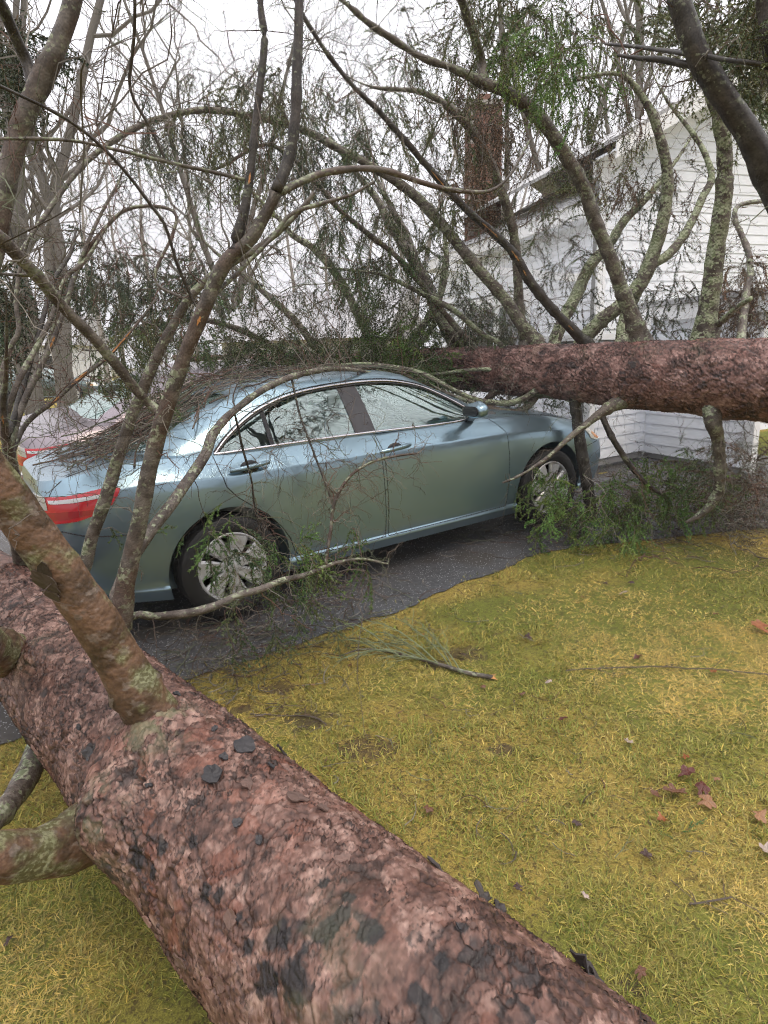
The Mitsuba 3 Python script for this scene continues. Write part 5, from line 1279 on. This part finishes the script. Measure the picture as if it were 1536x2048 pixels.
for a, b in ((wa0, (wa0 + wa1) / 2 - .05), ((wa0 + wa1) / 2 + .05, wa1)):
    for q in ((a, a + .045, wz0, wz1), (b - .045, b, wz0, wz1), (a + .045, b - .045, wz0, wz0 + .045), (a + .045, b - .045, wz1 - .045, wz1)): put(wbox(FA, q[0], q[1], q[2], q[3], -.0, .018), 'white_trim', win, 'sash')
    oo, dd, nn = FA; pv = np.array([oo + dd * x_ + nn * .006 + np.array([0, 0, z_ - oo[2]]) for x_, z_ in ((a + .045, wz0 + .045), (b - .045, wz0 + .045), (b - .045, wz1 - .045), (a + .045, wz1 - .045))])
    put((pv, np.array([[0, 2, 1], [0, 3, 2]])), 'window_glass', win, 'pane')
    for z_ in np.arange(wz0 + .07, wz0 + .62, .042): put(wbox(FA, a + .05, b - .05, z_, z_ + .012, -.012, -.002), 'blind', win, 'blind_slat')
put(wbox(FA, wa0, wa1, wz0, wz1, -.003 + .0005, -.0015), 'dark_inside', win, 'room')
# wing roof: eave fascia, shingle courses
nA = FA[2]; fas = put(wbox(FA, -0.05, LA, z_eave - .02, z_eave + .16, .28, .31), 'white_trim', H, 'fascia')
put(wbox(FA, -0.05, LA, z_eave - .025, z_eave - .005, .0, .28), 'white_vinyl', H, 'eave_soffit')
wr = put(wbox(FA, -0.05, LA, z_eave + .02, z_eave + .10, -.1, .27), 'house_wrap', H, 'wing_roof')
run, rise = 3.2, 1.55
for i in range(19):
    for j in range(14):
        q0, q1 = .34 - run * i / 19, .34 - run * (i + 1.25) / 19; a0_, a1_ = -0.05 + LA * (j + .5 * (i % 2) - .25) / 13.5, -0.05 + LA * (j + 1 + .5 * (i % 2) - .25) / 13.5 - .008
        a0_ = max(a0_, -.05); a1_ = min(a1_, LA)
        if a1_ - a0_ < .03: continue
        z0_, z1_ = z_eave + .17 + rise * i / 19 + rng.uniform(0, .006), z_eave + .165 + rise * (i + 1.25) / 19 - .012
        oo, dd, nn = FA; v = np.array([oo + dd * a + nn * q + np.array([0, 0, z - oo[2]]) for a, q, z in ((a0_, q0, z0_), (a1_, q0, z0_), (a1_, q1, z1_), (a0_, q1, z1_), (a0_, q0, z0_ - .014), (a1_, q0, z0_ - .014), (a1_, q1, z1_ - .014), (a0_, q1, z1_ - .014))])
        f = np.array([[0, 1, 2], [0, 2, 3], [4, 6, 5], [4, 7, 6], [0, 4, 5], [0, 5, 1], [1, 5, 6], [1, 6, 2], [2, 6, 7], [2, 7, 3], [3, 7, 4], [3, 4, 0]])
        put((v, f if trimesh.Trimesh(v, f, process=False).volume > 0 else f[:, ::-1]), 'shingle', wr, 'shingle')
# crooked eave board
for (p0, p1, w_, h_) in ((at(905, 534, 9.9), at(1146, 555, 8.15), .16, .10),):
    d_ = norm(p1 - p0); s_ = norm(np.cross(d_, [0, 0, 1])); u_ = np.cross(s_, d_)
    v = np.array([p + s_ * a * w_ + u_ * b * h_ / 2 for p in (p0, p1) for a, b in ((-1, -1), (1, -1), (1, 1), (-1, 1))]); f = np.array([[0, 1, 2], [0, 2, 3], [4, 6, 5], [4, 7, 6], [0, 4, 5], [0, 5, 1], [1, 5, 6], [1, 6, 2], [2, 6, 7], [2, 7, 3], [3, 7, 4], [3, 4, 0]])
    put((v, f if trimesh.Trimesh(v, f, process=False).volume > 0 else f[:, ::-1]), 'white_trim', H, 'eave_board', label='white eave board knocked crooked above the window')
# chimney of bricks behind the wing
cp = at(965, 380, 12.2); cx_, cy_ = cp[0], cp[1]; ztop = at(965, 232, 12.2)[2]
chim = put(box((cx_ - .29, cy_ - .29, 1.0), (cx_ + .29, cy_ + .29, ztop - .02)), 'mortar', H, 'chimney')
for lev in range(int((ztop - ztop + 2.6) / .078)):
    z_ = ztop - .09 - lev * .078
    for sx, sy, along in ((0, -1, 0), (1, 0, 1), (-1, 0, 1)):
        for m in range(3):
            c0 = -.30 + (m + .5 * (lev % 2) - .0) * .2; c1 = min(c0 + .19, .30)
            if c1 - c0 < .04: continue
            if along == 0: bb = box((cx_ + c0, cy_ - .302 - rng.uniform(0, .004), z_), (cx_ + c1, cy_ - .20, z_ + .066))
            else: bb = box((cx_ + sx * .302 - (.1 if sx > 0 else 0), cy_ + c0, z_), (cx_ + sx * .302 + (0 if sx > 0 else .1), cy_ + c1, z_ + .066))
            put(bb, 'brick', chim, 'brick')
put(box((cx_ - .34, cy_ - .34, ztop - .02), (cx_ + .34, cy_ + .34, ztop + .05)), 'mortar', chim, 'cap')
put(box((cx_ - .12, cy_ - .12, ztop + .05), (cx_ + .12, cy_ + .12, ztop + .22)), 'brick', chim, 'flue')
# the low entry block: corner post, wall to the inner corner, wall coming forward
kg = on_ground(1285, 916); K2 = np.array([kg[0], kg[1]]); Q2 = K2 - UH * 1.22; gK = float(gz(*K2))
FL = frame([*Q2, gK], UH, 1); FR = frame([*K2, gK], -VH, 1); FB = frame([*Q2, gK], VH, -1)
ent = put(wbox(FL, 0.0, 1.22, gK + .02, gK + 1.42, -.12, -.003), 'house_wrap', H, 'entry_wall'); boards(FL, ent, .09, 1.2, gK + .10, gK + 1.40, 0.118)
put(wbox(FL, -.02, .09, gK + .05, gK + 1.42, -.05, .026), 'white_trim', H, 'corner_board')
enl = put(wbox(FB, 0.03, 2.6, gK + .02, gK + 1.42, -.12, -.003), 'house_wrap', H, 'entry_wall'); boards(FB, enl, .03, 2.6, gK + .10, gK + 1.40, 0.118)
enr = put(wbox(FR, 0.0, 1.5, gK + .02, gK + 1.72, -.12, -.003), 'house_wrap', H, 'entry_wall'); boards(FR, enr, .025, 1.5, gK + .08, gK + 1.62, 0.118)
put(wbox(FR, -.0, .024, gK + .05, gK + 1.7, -.0, .024), 'white_trim', H, 'corner_strip')
put(wbox(FR, 1.47, 1.58, gK + .05, gK + 1.72, -.05, .027), 'white_trim', H, 'corner_board')
put(wbox(FR, -0.3, 1.7, gK + 1.62, gK + 1.78, -.1, .12), 'white_trim', H, 'entry_fascia')
put(wbox(FR, -0.3, 1.7, gK + 1.785, gK + 1.84, -1.5, .15), 'shingle', H, 'entry_roof')
put(wbox(FL, -.06, 1.2, gK + 1.42, gK + 1.48, -.8, .08), 'white_trim', H, 'entry_ledge')

M('tan_wall', prin((0.60, 0.61, 0.62), 0.7)); M('far_roof', prin((0.38, 0.38, 0.40), 0.8))


def far_house(label, c, yaw, L, W, h, rise_, wall='tan_wall', windows=3):
    k = thing('distant_house', label, 'house'); z0 = float(gz(c[0], c[1])); R = np.array([[math.cos(yaw), -math.sin(yaw)], [math.sin(yaw), math.cos(yaw)]])
    def tr(v): v = np.array(v, float); v[:, :2] = v[:, :2] @ R.T + c; v[:, 2] += z0; return v
    w = put((tr(box((-L / 2, -W / 2, -.3), (L / 2, W / 2, h)).vertices), np.array(box((0, 0, 0), (1, 1, 1)).faces)), wall, k, 'wall')
    for zz in np.arange(.5, h, .35):
        put((tr(box((-L / 2 - .012, -W / 2 - .012, zz), (L / 2 + .012, -W / 2 - .001, zz + .30)).vertices), np.array(box((0, 0, 0), (1, 1, 1)).faces)), wall, w, 'board')
    v = tr([(-L / 2 - .3, -W / 2 - .4, h), (L / 2 + .3, -W / 2 - .4, h), (L / 2 + .3, W / 2 + .4, h), (-L / 2 - .3, W / 2 + .4, h), (-L / 2 - .3, 0, h + rise_), (L / 2 + .3, 0, h + rise_)])
    put((v, np.array([[0, 1, 5], [0, 5, 4], [2, 3, 4], [2, 4, 5], [0, 4, 3], [1, 2, 5], [0, 3, 2], [0, 2, 1]])), 'far_roof', k, 'roof')
    for x_ in np.linspace(-L * .35, L * .35, windows):
        wk_ = put((tr(box((x_ - .5, -W / 2 - .05, 1.0), (x_ + .5, -W / 2 - .013, 2.2)).vertices), np.array(box((0, 0, 0), (1, 1, 1)).faces)), 'white_trim', k, 'window')
        put((tr(box((x_ - .42, -W / 2 - .056, 1.08), (x_ + .42, -W / 2 - .051, 2.12)).vertices), np.array(box((0, 0, 0), (1, 1, 1)).faces)), 'dark_inside', wk_, 'pane')


p = at(655, 640, 17); far_house('pale neighbouring house half hidden behind the branches at the centre', p[:2], -0.25, 3.8, 4.5, 1.7, 1.3, windows=0)
p = at(30, 690, 40); far_house('pale house far off at the left behind the grey green car', p[:2], 0.1, 9, 7, 2.7, 2.0)


# ================================================================ standing trees
def bare_tree(label, pos, Ht, r0, seed, stems=2, detail=1.0, lean=(0, 0), split=0.12, group=None, tone=1.0, name='bare_tree'):
    r = np.random.default_rng(seed); k = thing(name, label, 'tree', group); z0 = float(gz(pos[0], pos[1])) - 0.1
    k0 = 12; t = np.linspace(0, 1, k0)
    S = []
    for i in range(stems):
        a = r.uniform(0, 6.28) if stems > 2 else i * math.pi + r.uniform(-.5, .5); sp = (0.0 if stems == 1 else r.uniform(.12, .24)) * Ht
        u = np.clip((t - split) / (1 - split), 0, 1)
        base = np.stack([np.cos(a) * sp * u + lean[0] * Ht * t, np.sin(a) * sp * u + lean[1] * Ht * t, Ht * t * r.uniform(.85, 1)], 1)
        base[1:, :2] += np.cumsum(r.normal(0, .006 * Ht, (k0 - 1, 2)), 0)
        S.append(base + [pos[0], pos[1], z0])
    S = np.array(S); R0 = np.tile(r0 * (1 - .88 * t) * (1 + .7 * np.exp(-t * 40)) * (1 if stems == 1 else .78), (stems, 1))
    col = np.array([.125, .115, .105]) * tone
    def sub(P, R, n, u0, u1, lf, lean_, kk, sides):
        m = len(P) * n; a = np.repeat(np.arange(len(P)), n); u = r.uniform(u0, u1, m); i = np.minimum((u * (P.shape[1] - 1)).astype(int), P.shape[1] - 2)
        tg = norm(P[a, i + 1] - P[a, i]); Lp = np.linalg.norm(P[:, -1] - P[:, 0], axis=1)[a]
        D = dirs_about_r(r, tg, r.uniform(*lean_, m)); D = norm(D + [0, 0, .25]); Ln = Lp * lf * r.uniform(.5, 1.1, m) * (1.25 - .7 * u)
        tt = np.linspace(0, 1, kk)[None, :, None]; Q = P[a, i][:, None] + D[:, None] * Ln[:, None, None] * tt + np.array([0, 0, .18]) * Ln[:, None, None] * tt**2
        w = np.cumsum(r.normal(0, 1, (m, kk, 3)), 1); w -= w[:, :1]; Q = Q + w * (Ln * .035)[:, None, None]
        rr = np.minimum(R[a, i] * .55, Ln * .016)[:, None] * np.linspace(1, .25, kk)[None]
        return Q, np.maximum(rr, .004)
    v, f = tubes(S, R0, 9); put((v, f), 'far_bark', k, 'trunk', smooth=True, color=col * (0.8 + .4 * meshkit.noise(v * 3, 2))[:, None])
    L1, R1 = sub(S, R0, int(9 * detail ** .5), .25, .97, .34, (.45, 1.0), 9, 5); L2, R2 = sub(L1, R1, 7, .15, 1, .42, (.4, 1.0), 6, 4); L3, R3 = sub(L2, R2, max(2, int(4.5 * detail)), .1, 1, .5, (.4, 1.1), 5, 3)
    cm = MB()
    for P, R, s in ((L1, R1, 5), (L2, R2, 4), (L3, R3, 3)):
        v, f = tubes(P, R, s); cm.add(v, f, col * 1.05)
    put(cm.mesh(), 'far_bark', k, 'crown', color=cm.color())
    return k


for args in (((128, 800), 17.0, .20, 1, 2, 1.4, (.005, 0), .30, 'tall bare tree with a twin trunk before the grey green car', 15), ((60, 796), 16.0, .19, 2, 4, 1.3, (-.01, 0), .18, 'many stemmed bare tree at the left edge', 17), ((470, 790), 14.0, .16, 9, 2, 1.2, (.03, 0), .2, 'slim bare tree rising behind the boughs left of centre', 20)):
    (x, y), Ht, r0, sd, st, de, ln, sp, lb, dist = args
    p = at(x, 740, dist); bare_tree(lb, p[:2], Ht, r0, sd, st, de, ln, sp, tone=1.15)
for i, (x, d_, Ht, st) in enumerate([(1235, 16, 15, 1), (1300, 18, 16, 2), (1490, 20, 17, 2), (1090, 19, 15, 2), (990, 22, 15, 1)]):
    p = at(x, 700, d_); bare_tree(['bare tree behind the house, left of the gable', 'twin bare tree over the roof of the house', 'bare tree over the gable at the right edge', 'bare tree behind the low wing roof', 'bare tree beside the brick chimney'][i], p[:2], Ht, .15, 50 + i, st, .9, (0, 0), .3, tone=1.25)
_rt = np.random.default_rng(77)
for i in range(26):
    x = -80 + 1720 * (i + _rt.uniform(-.3, .3)) / 26; d_ = _rt.uniform(26, 55); p = at(x, 700, d_)
    bare_tree('bare grey tree in the misty wood behind the houses', p[:2], _rt.uniform(11, 17), _rt.uniform(.10, .2), 200 + i, int(_rt.integers(1, 3)), 0.25, (0, 0), .25, group='bare trees of the far wood', tone=2.0)  # bark lightened by tone, so distant mist is painted into its colour

# ================================================================ things lying about
def lying(n, xy, Lr, r0, zf, az=None, azs=0.6, bend=0.15, lift=0.0, sub=3):
    """Thin twigs lying on a surface of height zf(x, y)."""
    L = rng.uniform(*Lr, n); a = rng.uniform(0, 6.28, n) if az is None else az + rng.normal(0, azs, n); k = 8; t = np.linspace(-.5, .5, k)[None, :]
    b = bend * rng.normal(0, 1, n)[:, None] * L[:, None] * (t * t * 4)
    X = xy[:, :1] + np.cos(a)[:, None] * L[:, None] * t - np.sin(a)[:, None] * b; Y = xy[:, 1:] + np.sin(a)[:, None] * L[:, None] * t + np.cos(a)[:, None] * b
    Z = zf(X, Y) + r0 + np.abs(rng.normal(0, lift, (n, 1))) + rng.normal(0, .3 * lift, (n, k)) ; P = np.stack([X, Y, Z], -1)
    c = TWIG_COL[rng.integers(0, 5, n)] * rng.uniform(.55, 1.2, (n, 1)); mb = MB()
    v, f = tubes(P, r0 * rng.uniform(.6, 1.5, n)[:, None] * np.linspace(1.2, .5, k)[None], 4); mb.add(v, f, np.repeat(c, 4 * k, 0))
    m = n * sub
    if m:
        ai = np.repeat(np.arange(n), sub); j = rng.integers(1, k, m); D = norm(np.stack([np.cos(a[ai] + rng.normal(0, .8, m)), np.sin(a[ai] + rng.normal(0, .8, m)), rng.uniform(0, .5, m)], 1))
        Q = twig_paths(P[ai, j], D, L[ai] * rng.uniform(.15, .45, m), 5, rng.uniform(0, .5, m), .25); Q[..., 2] = np.maximum(Q[..., 2], zf(Q[..., 0], Q[..., 1]) + r0)
        v, f = tubes(Q, np.full((m, 5), r0 * .5), 3); mb.add(v, f, np.repeat(c[ai], 15, 0))
    return mb


def car_top(X, Y):
    """World height of the teal sedan's upper surfaces."""
    qx, qy = X - CO[0], Y - CO[1]; a, l = qx * CU[0] + qy * CU[1], qx * CN[0] + qy * CN[1]
    h = np.interp(a, [-1.1, -.9, -.55, -.2, .15, .5, 1.0, 1.5, 1.75, 2.3, 2.5, 3.1, 3.7], [.98, 1.03, 1.085, 1.22, 1.385, 1.435, 1.455, 1.425, 1.36, 1.06, 1.03, .96, .75]); h = h - .10 * np.clip(np.abs(l) - .45, 0, 1) ** 2 * 4
    return gz(CO[0], CO[1]) + (gz(X, Y) - gz(CO[0], CO[1])) + h + .008


def on_car(n, a0, a1, l0, l1):
    a, l = rng.uniform(a0, a1, n), rng.uniform(l0, l1, n); return CO[:2] + a[:, None] * CU + l[:, None] * CN


tp = thing('twig_pile', 'heap of broken dark twigs lying over the boot and rear window of the teal sedan', 'twigs', kind='stuff')
mb = lying(70, on_car(70, -.60, .35, -.42, .52), (.3, 0.9), .0038, car_top, math.radians(48), .45, .16, .035, 5)
for q in (lying(60, on_car(60, -.85, -.2, -.45, .6), (.1, .5), .003, car_top, None, 1, .2, .02, 3),): mb.add(*q.mesh(), q.color())
put(mb.mesh(), 'twig', None, tp, color=mb.color())
tp2 = thing('twig_pile', 'thin scatter of twigs and bark crumbs on the roof of the teal sedan', 'twigs', kind='stuff')
mb = lying(150, on_car(150, .3, 1.6, -.6, .42), (.06, .4), .0028, car_top, None, 1, .2, .01, 3)
q = lying(70, on_car(70, 1.7, 2.7, -.7, .5), (.1, .4), .0028, car_top, None, 1, .2, .015, 3); mb.add(*q.mesh(), q.color())
put(mb.mesh(), 'twig', None, tp2, color=mb.color())

# litter on the driveway, thicker below the crowns
def px_ground(spots):
    out = []
    for x, y, sx, sy, n in spots:
        for _ in range(n):
            p = on_ground(x + rng.normal(0, sx), max(930, y + rng.normal(0, sy)))
            q = p - CO; a, l = q[0] * CU[0] + q[1] * CU[1], q[0] * CN[0] + q[1] * CN[1]
            out.append(p[:2])
    return np.array(out)


gl = lambda X, Y: gz(X, Y) + .010
lt = thing('twig_litter', 'fine fallen twigs and bark litter strewn over the driveway and its edge', 'twigs', kind='stuff')
mb = lying(300, px_ground([(520, 1270, 110, 45, 150), (700, 1190, 110, 40, 60), (1050, 1060, 110, 25, 90)]), (.05, .34), .0022, gl, None, 1, .25, .012, 3)
q = lying(360, px_ground([(1300, 1010, 130, 36, 220), (1470, 1010, 60, 40, 140)]), (.1, .6), .0032, gl, None, 1, .25, .05, 4); mb.add(*q.mesh(), q.color())
q = lying(160, px_ground([(440, 1340, 60, 40, 100), (1330, 1085, 120, 22, 60)]), (.05, .25), .002, gl, None, 1, .25, .01, 3); mb.add(*q.mesh(), q.color())
put(mb.mesh(), 'twig', None, lt, color=mb.color())

lt2 = thing('twig_litter', 'sparse bits of twig and dead needles dropped over the lawn', 'twigs', kind='stuff')
mb = lying(150, px_ground([(1000, 1450, 330, 200, 95), (600, 1400, 120, 60, 55)]), (.02, .14), .0016, lambda X, Y: gz(X, Y) + .016, None, 1, .25, .006, 2)
put(mb.mesh(), 'twig', None, lt2, color=mb.color())

# the broken bough on the lawn
bb = thing('broken_branch', 'broken forked branch with an orange torn end lying on the lawn', 'branch')
st = np.array([np.r_[on_ground(x, y) + [0, 0, h], r] for x, y, h, r in ((985, 1362, .02, .013), (930, 1352, .022, .0125), (870, 1335, .025, .0105), (800, 1318, .03, .008), (730, 1308, .03, .006), (680, 1318, .02, .003))]); st = spline(st, .02)
v, f = tubes(st[:, :3], st[:, 3], 8, cap=True); put((v, f), 'limb_bark', bb, 'stem', smooth=True)
mb = MB()
for (x0, y0, x1, y1) in [(900, 1342, 790, 1268), (880, 1338, 730, 1265), (860, 1332, 720, 1290), (840, 1326, 690, 1296), (905, 1345, 835, 1280), (830, 1324, 700, 1330), (880, 1338, 760, 1345), (800, 1318, 670, 1345), (790, 1316, 680, 1270), (920, 1350, 860, 1300), (760, 1312, 660, 1300), (850, 1330, 770, 1300)]:
    a, b = on_ground(x0, y0) + [0, 0, .025], on_ground(x1, y1) + [0, 0, rng.uniform(.02, .10)]; t = np.linspace(0, 1, 10)[:, None]
    P = a + (b - a) * t + np.array([0, 0, .05]) * 4 * t * (1 - t) + np.cumsum(rng.normal(0, .006, (10, 3)), 0) * t; P[:, 2] = np.maximum(P[:, 2], gz(P[:, 0], P[:, 1]) + .008)
    c = np.array([.16, .19, .11]) * rng.uniform(.7, 1.3); v, f = tubes(P, np.linspace(.004, .0018, 10), 5); mb.add(v, f, c)
    m = 9; i = rng.integers(2, 9, m); D = norm(norm(b - a) + rng.normal(0, .55, (m, 3)) * [1, 1, .5]); Q = twig_paths(P[i], D, rng.uniform(.06, .2, m), 6, rng.uniform(-.1, .3, m), .3); Q[..., 2] = np.maximum(Q[..., 2], gz(Q[..., 0], Q[..., 1]) + .008)
    v, f = tubes(Q, np.full((m, 6), .0014), 4); mb.add(v, f, c * 1.1)
put(mb.mesh(), 'twig', bb, 'twigs', color=mb.color(), kind='stuff')
e = on_ground(990, 1362) + [0, 0, .02]; d_ = norm(st[0, :3] - st[3, :3]); sp_ = MB()
for i in range(9):
    o_ = dirs_about_r(_rf, d_[None], np.array([_rf.uniform(.1, .6)]))[0]; b0 = e - d_ * .02 + _rf.normal(0, .005, 3); s_ = norm(np.cross(o_, [0, 0, 1.0])) * .0035; L = _rf.uniform(.02, .05)
    sp_.add([b0 - s_, b0 + s_, b0 + o_ * L, b0 + [0, 0, .004]], [[0, 1, 2], [0, 2, 3], [1, 3, 2]], np.array([.50, .25, .09]) * _rf.uniform(.7, 1.2))
put(sp_.mesh(), 'leaf', bb, 'torn_end', color=sp_.color())
for (pts, lb) in (([(1030, 1238), (1130, 1345), (1290, 1338), (1400, 1345), (1536, 1360)][1:], 'long dead twig lying across the lawn at the right'), ([(500, 1432), (560, 1434), (620, 1437), (648, 1455)], 'dark dead twig sticking out beside the trunk'), ([(1380, 1815), (1420, 1812), (1466, 1802)], 'short dark twig on the lawn low at the right')):
    tk = thing('dead_twig', lb, 'twig'); P = spline(np.array([np.r_[on_ground(x, y) + [0, 0, .012], .003] for x, y in pts]), .02); P[:, :3] += np.cumsum(rng.normal(0, .0012, (len(P), 3)), 0); P[:, 2] = np.maximum(P[:, 2], gz(P[:, 0], P[:, 1]) + .006)
    mb = MB(); v, f = tubes(P[:, :3], P[:, 3], 5, cap=True); mb.add(v, f, [.10, .08, .065])
    m = 6; i = rng.integers(1, len(P), m); D = norm(np.stack([rng.normal(size=m), rng.normal(size=m), rng.uniform(0, .4, m)], 1)); Q = twig_paths(P[i, :3], D, rng.uniform(.04, .12, m), 5, np.full(m, .2), .2); Q[..., 2] = np.maximum(Q[..., 2], gz(Q[..., 0], Q[..., 1]) + .006)
    v, f = tubes(Q, np.full((m, 5), .0015), 4); mb.add(v, f, [.12, .09, .07]); put(mb.mesh(), 'twig', None, tk, color=mb.color())
sg = thing('spruce_sprig', 'green spruce sprig lying on the lawn beside the brown leaves', 'sprig'); nb, tb = MB(), MB()
for (x0, y0, x1, y1) in ((1350, 1690, 1295, 1655), (1360, 1680, 1425, 1625), (1345, 1700, 1380, 1735)):
    a, b = on_ground(x0, y0), on_ground(x1, y1); g_ = norm(b - a); s1 = norm(np.cross([0, 0, 1.0], g_)); R_ = np.stack([g_, s1, np.cross(g_, s1)], 1) * (np.linalg.norm(b - a) / .16)
    nv, nf, nt, tv_, tf_ = SPRAYS[0]; up_ = lambda v: np.c_[v[:, :2], np.maximum(v[:, 2], gz(v[:, 0], v[:, 1]) + .008)]
    nb.add(up_(nv * [1, .35, .3] @ R_.T + a + [0, 0, .02]), nf, np.array([.05, .11, .03]) * nt[:, None]); tb.add(up_(tv_ * [1, .35, .3] @ R_.T + a + [0, 0, .02]), tf_, [.14, .08, .05])
put(tb.mesh(), 'twig', sg, 'twig', color=tb.color()); put(nb.mesh(), 'needle', sg, 'needles', color=nb.color(), kind='stuff')


# fallen leaves
def leaf_mesh(p, size, r, lobes=5):
    m = 40; a = np.linspace(0, 2 * np.pi, m, endpoint=False); rad = size * (.62 + .38 * np.abs(np.cos(a * lobes / 2)) ** 1.5 + r.normal(0, .05, m)); rad *= np.where(np.abs(np.angle(np.exp(1j * (a - np.pi)))) < .25, .55, 1)
    q = np.stack([np.cos(a) * rad, np.sin(a) * rad * r.uniform(.6, .95)], 1); half = q * .5; V = np.vstack([[[0, 0]], half, q])
    c1, c2 = r.normal(0, 1, 2) * 5, r.uniform(0, 6.28, 2)
    z = .25 * size * (np.sin(V[:, 0] / size * 2.2 + c2[0]) + np.sin(V[:, 1] / size * 2.8 + c2[1])) + r.normal(0, .03 * size, len(V)); z -= z.min() - .006
    g = r.uniform(0, 6.28); X = V[:, 0] * math.cos(g) - V[:, 1] * math.sin(g) + p[0]; Y = V[:, 0] * math.sin(g) + V[:, 1] * math.cos(g) + p[1]
    top = np.stack([X, Y, gz(X, Y) + .012 + z], 1); i = np.arange(m); j = (i + 1) % m
    f = np.vstack([np.stack([i * 0, 1 + i, 1 + j], 1), np.stack([1 + i, 1 + m + i, 1 + m + j], 1), np.stack([1 + i, 1 + m + j, 1 + j], 1)])
    o_ = len(top); s_ = np.vstack([np.stack([1 + m + i, o_ + 1 + m + i, o_ + 1 + m + j], 1), np.stack([1 + m + i, o_ + 1 + m + j, 1 + m + j], 1)])
    return np.vstack([top, top - [0, 0, .0012]]), np.vstack([f, f[:, ::-1] + o_, s_])


LC = dict(red=(.10, .032, .024), brown=(.13, .060, .034), tan=(.26, .135, .07), pale=(.36, .29, .245), dark=(.055, .03, .025), orange=(.24, .085, .03))
_rl = np.random.default_rng(5)
for x, y, sz, c, lb in [(1375, 1560, .042, 'red', 'dark red leaf, uppermost of the leaf cluster at the right'), (1350, 1598, .050, 'brown', 'wet brown leaf in the middle of the leaf cluster at the right'), (1405, 1592, .040, 'red', 'red brown leaf on the right of the leaf cluster'), (1412, 1617, .034, 'tan', 'tan leaf, lowest of the leaf cluster at the right'), (1310, 1600, .026, 'brown', 'small brown leaf on the left of the leaf cluster'), (1370, 1525, .024, 'orange', 'small orange leaf above the leaf cluster'), (1325, 1650, .026, 'orange', 'orange leaf against the green sprig'),
                       (1432, 1568, .016, 'tan', 'little tan leaf right of the leaf cluster'), (1246, 1195, .034, 'pale', 'pale whitish leaf near the driveway edge'), (1262, 1172, .026, 'dark', 'dark leaf behind the pale whitish leaf'), (1211, 1174, .020, 'dark', 'small dark leaf left of the pale whitish leaf'), (1055, 1282, .028, 'dark', 'dark curled leaf right of the broken branch'), (1275, 1322, .026, 'red', 'red leaf on the mid lawn above the long dead twig'), (1424, 1352, .028, 'orange', 'orange brown leaf at the long dead twig'),
                       (1520, 1265, .050, 'orange', 'large orange brown leaf at the right edge of the lawn'), (1042, 1396, .024, 'brown', 'brown leaf below the broken branch'), (1097, 1372, .018, 'pale', 'small pale leaf right of the torn branch end'), (1257, 1492, .022, 'pale', 'pale leaf alone on the mid lawn'), (1125, 1448, .026, 'red', 'red leaf in a greener patch of the mid lawn'), (857, 1632, .024, 'brown', 'brown folded leaf beside the near trunk'), (1153, 1657, .020, 'dark', 'dark leaf left of the sprig'), (1515, 1645, .034, 'tan', 'pinkish tan leaf at the right edge by the leaf cluster'),
                       (1535, 1712, .030, 'pale', 'pale leaf at the right edge below the sprig'), (1036, 1787, .016, 'dark', 'small grey black leaf in front of the near trunk'), (1170, 1803, .016, 'pale', 'small pale leaf low on the lawn'), (1292, 1722, .022, 'dark', 'dark leaf just below the sprig'), (922, 1318, .030, 'dark', 'dark leaf behind the stem of the broken branch'), (843, 1278, .022, 'orange', 'orange leaf behind the broken branch'), (625, 1378, .020, 'tan', 'tan leaf at the lawn corner by the trunk'), (967, 1360 + 20, .016, 'brown', 'small brown leaf under the torn branch end'),
                       (20, 1893, .018, 'dark', 'dark leaf on the lawn at the lower left edge'), (1280, 1960, .022, 'brown', 'brown leaf near the bottom edge'), (1165, 1140 + 60, .014, 'tan', 'little tan leaf near the driveway edge'), (1430, 1235, .020, 'brown', 'brown leaf on the far lawn at the right'), (700, 1338, .020, 'brown', 'brown leaf left of the broken branch')]:
    k = thing('fallen_leaf', lb, 'leaf', 'fallen leaves on the lawn'); p = on_ground(x, y); v, f = leaf_mesh(p, sz, _rl)
    put((v, f), 'leaf', None, k, color=np.array(LC[c]) * (0.7 + 0.6 * meshkit.noise(v * 120, 4))[:, None])
scene['haze'] = {'type': 'cube', 'bsdf': {'type': 'null'}, 'interior': {'type': 'ref', 'id': 'air'}, 'to_world': T4().translate([0, 30, 9.6]).scale([121, 91, 11.6])}
labels['haze'] = {'kind': 'stuff', 'label': 'thin grey mist between the trees', 'category': 'mist'}
print('top', max(meshkit.WRITTEN[d['filename']][0][:, 2].max() for d in scene.values() if d.get('type') == 'ply'), 'low', min(meshkit.WRITTEN[d['filename']][0][:, 2].min() for d in scene.values() if d.get('type') == 'ply'))
print('triangles', sum(len(meshkit.WRITTEN[d['filename']][1]) for d in scene.values() if d.get('type') == 'ply'), 'entries', len(scene))
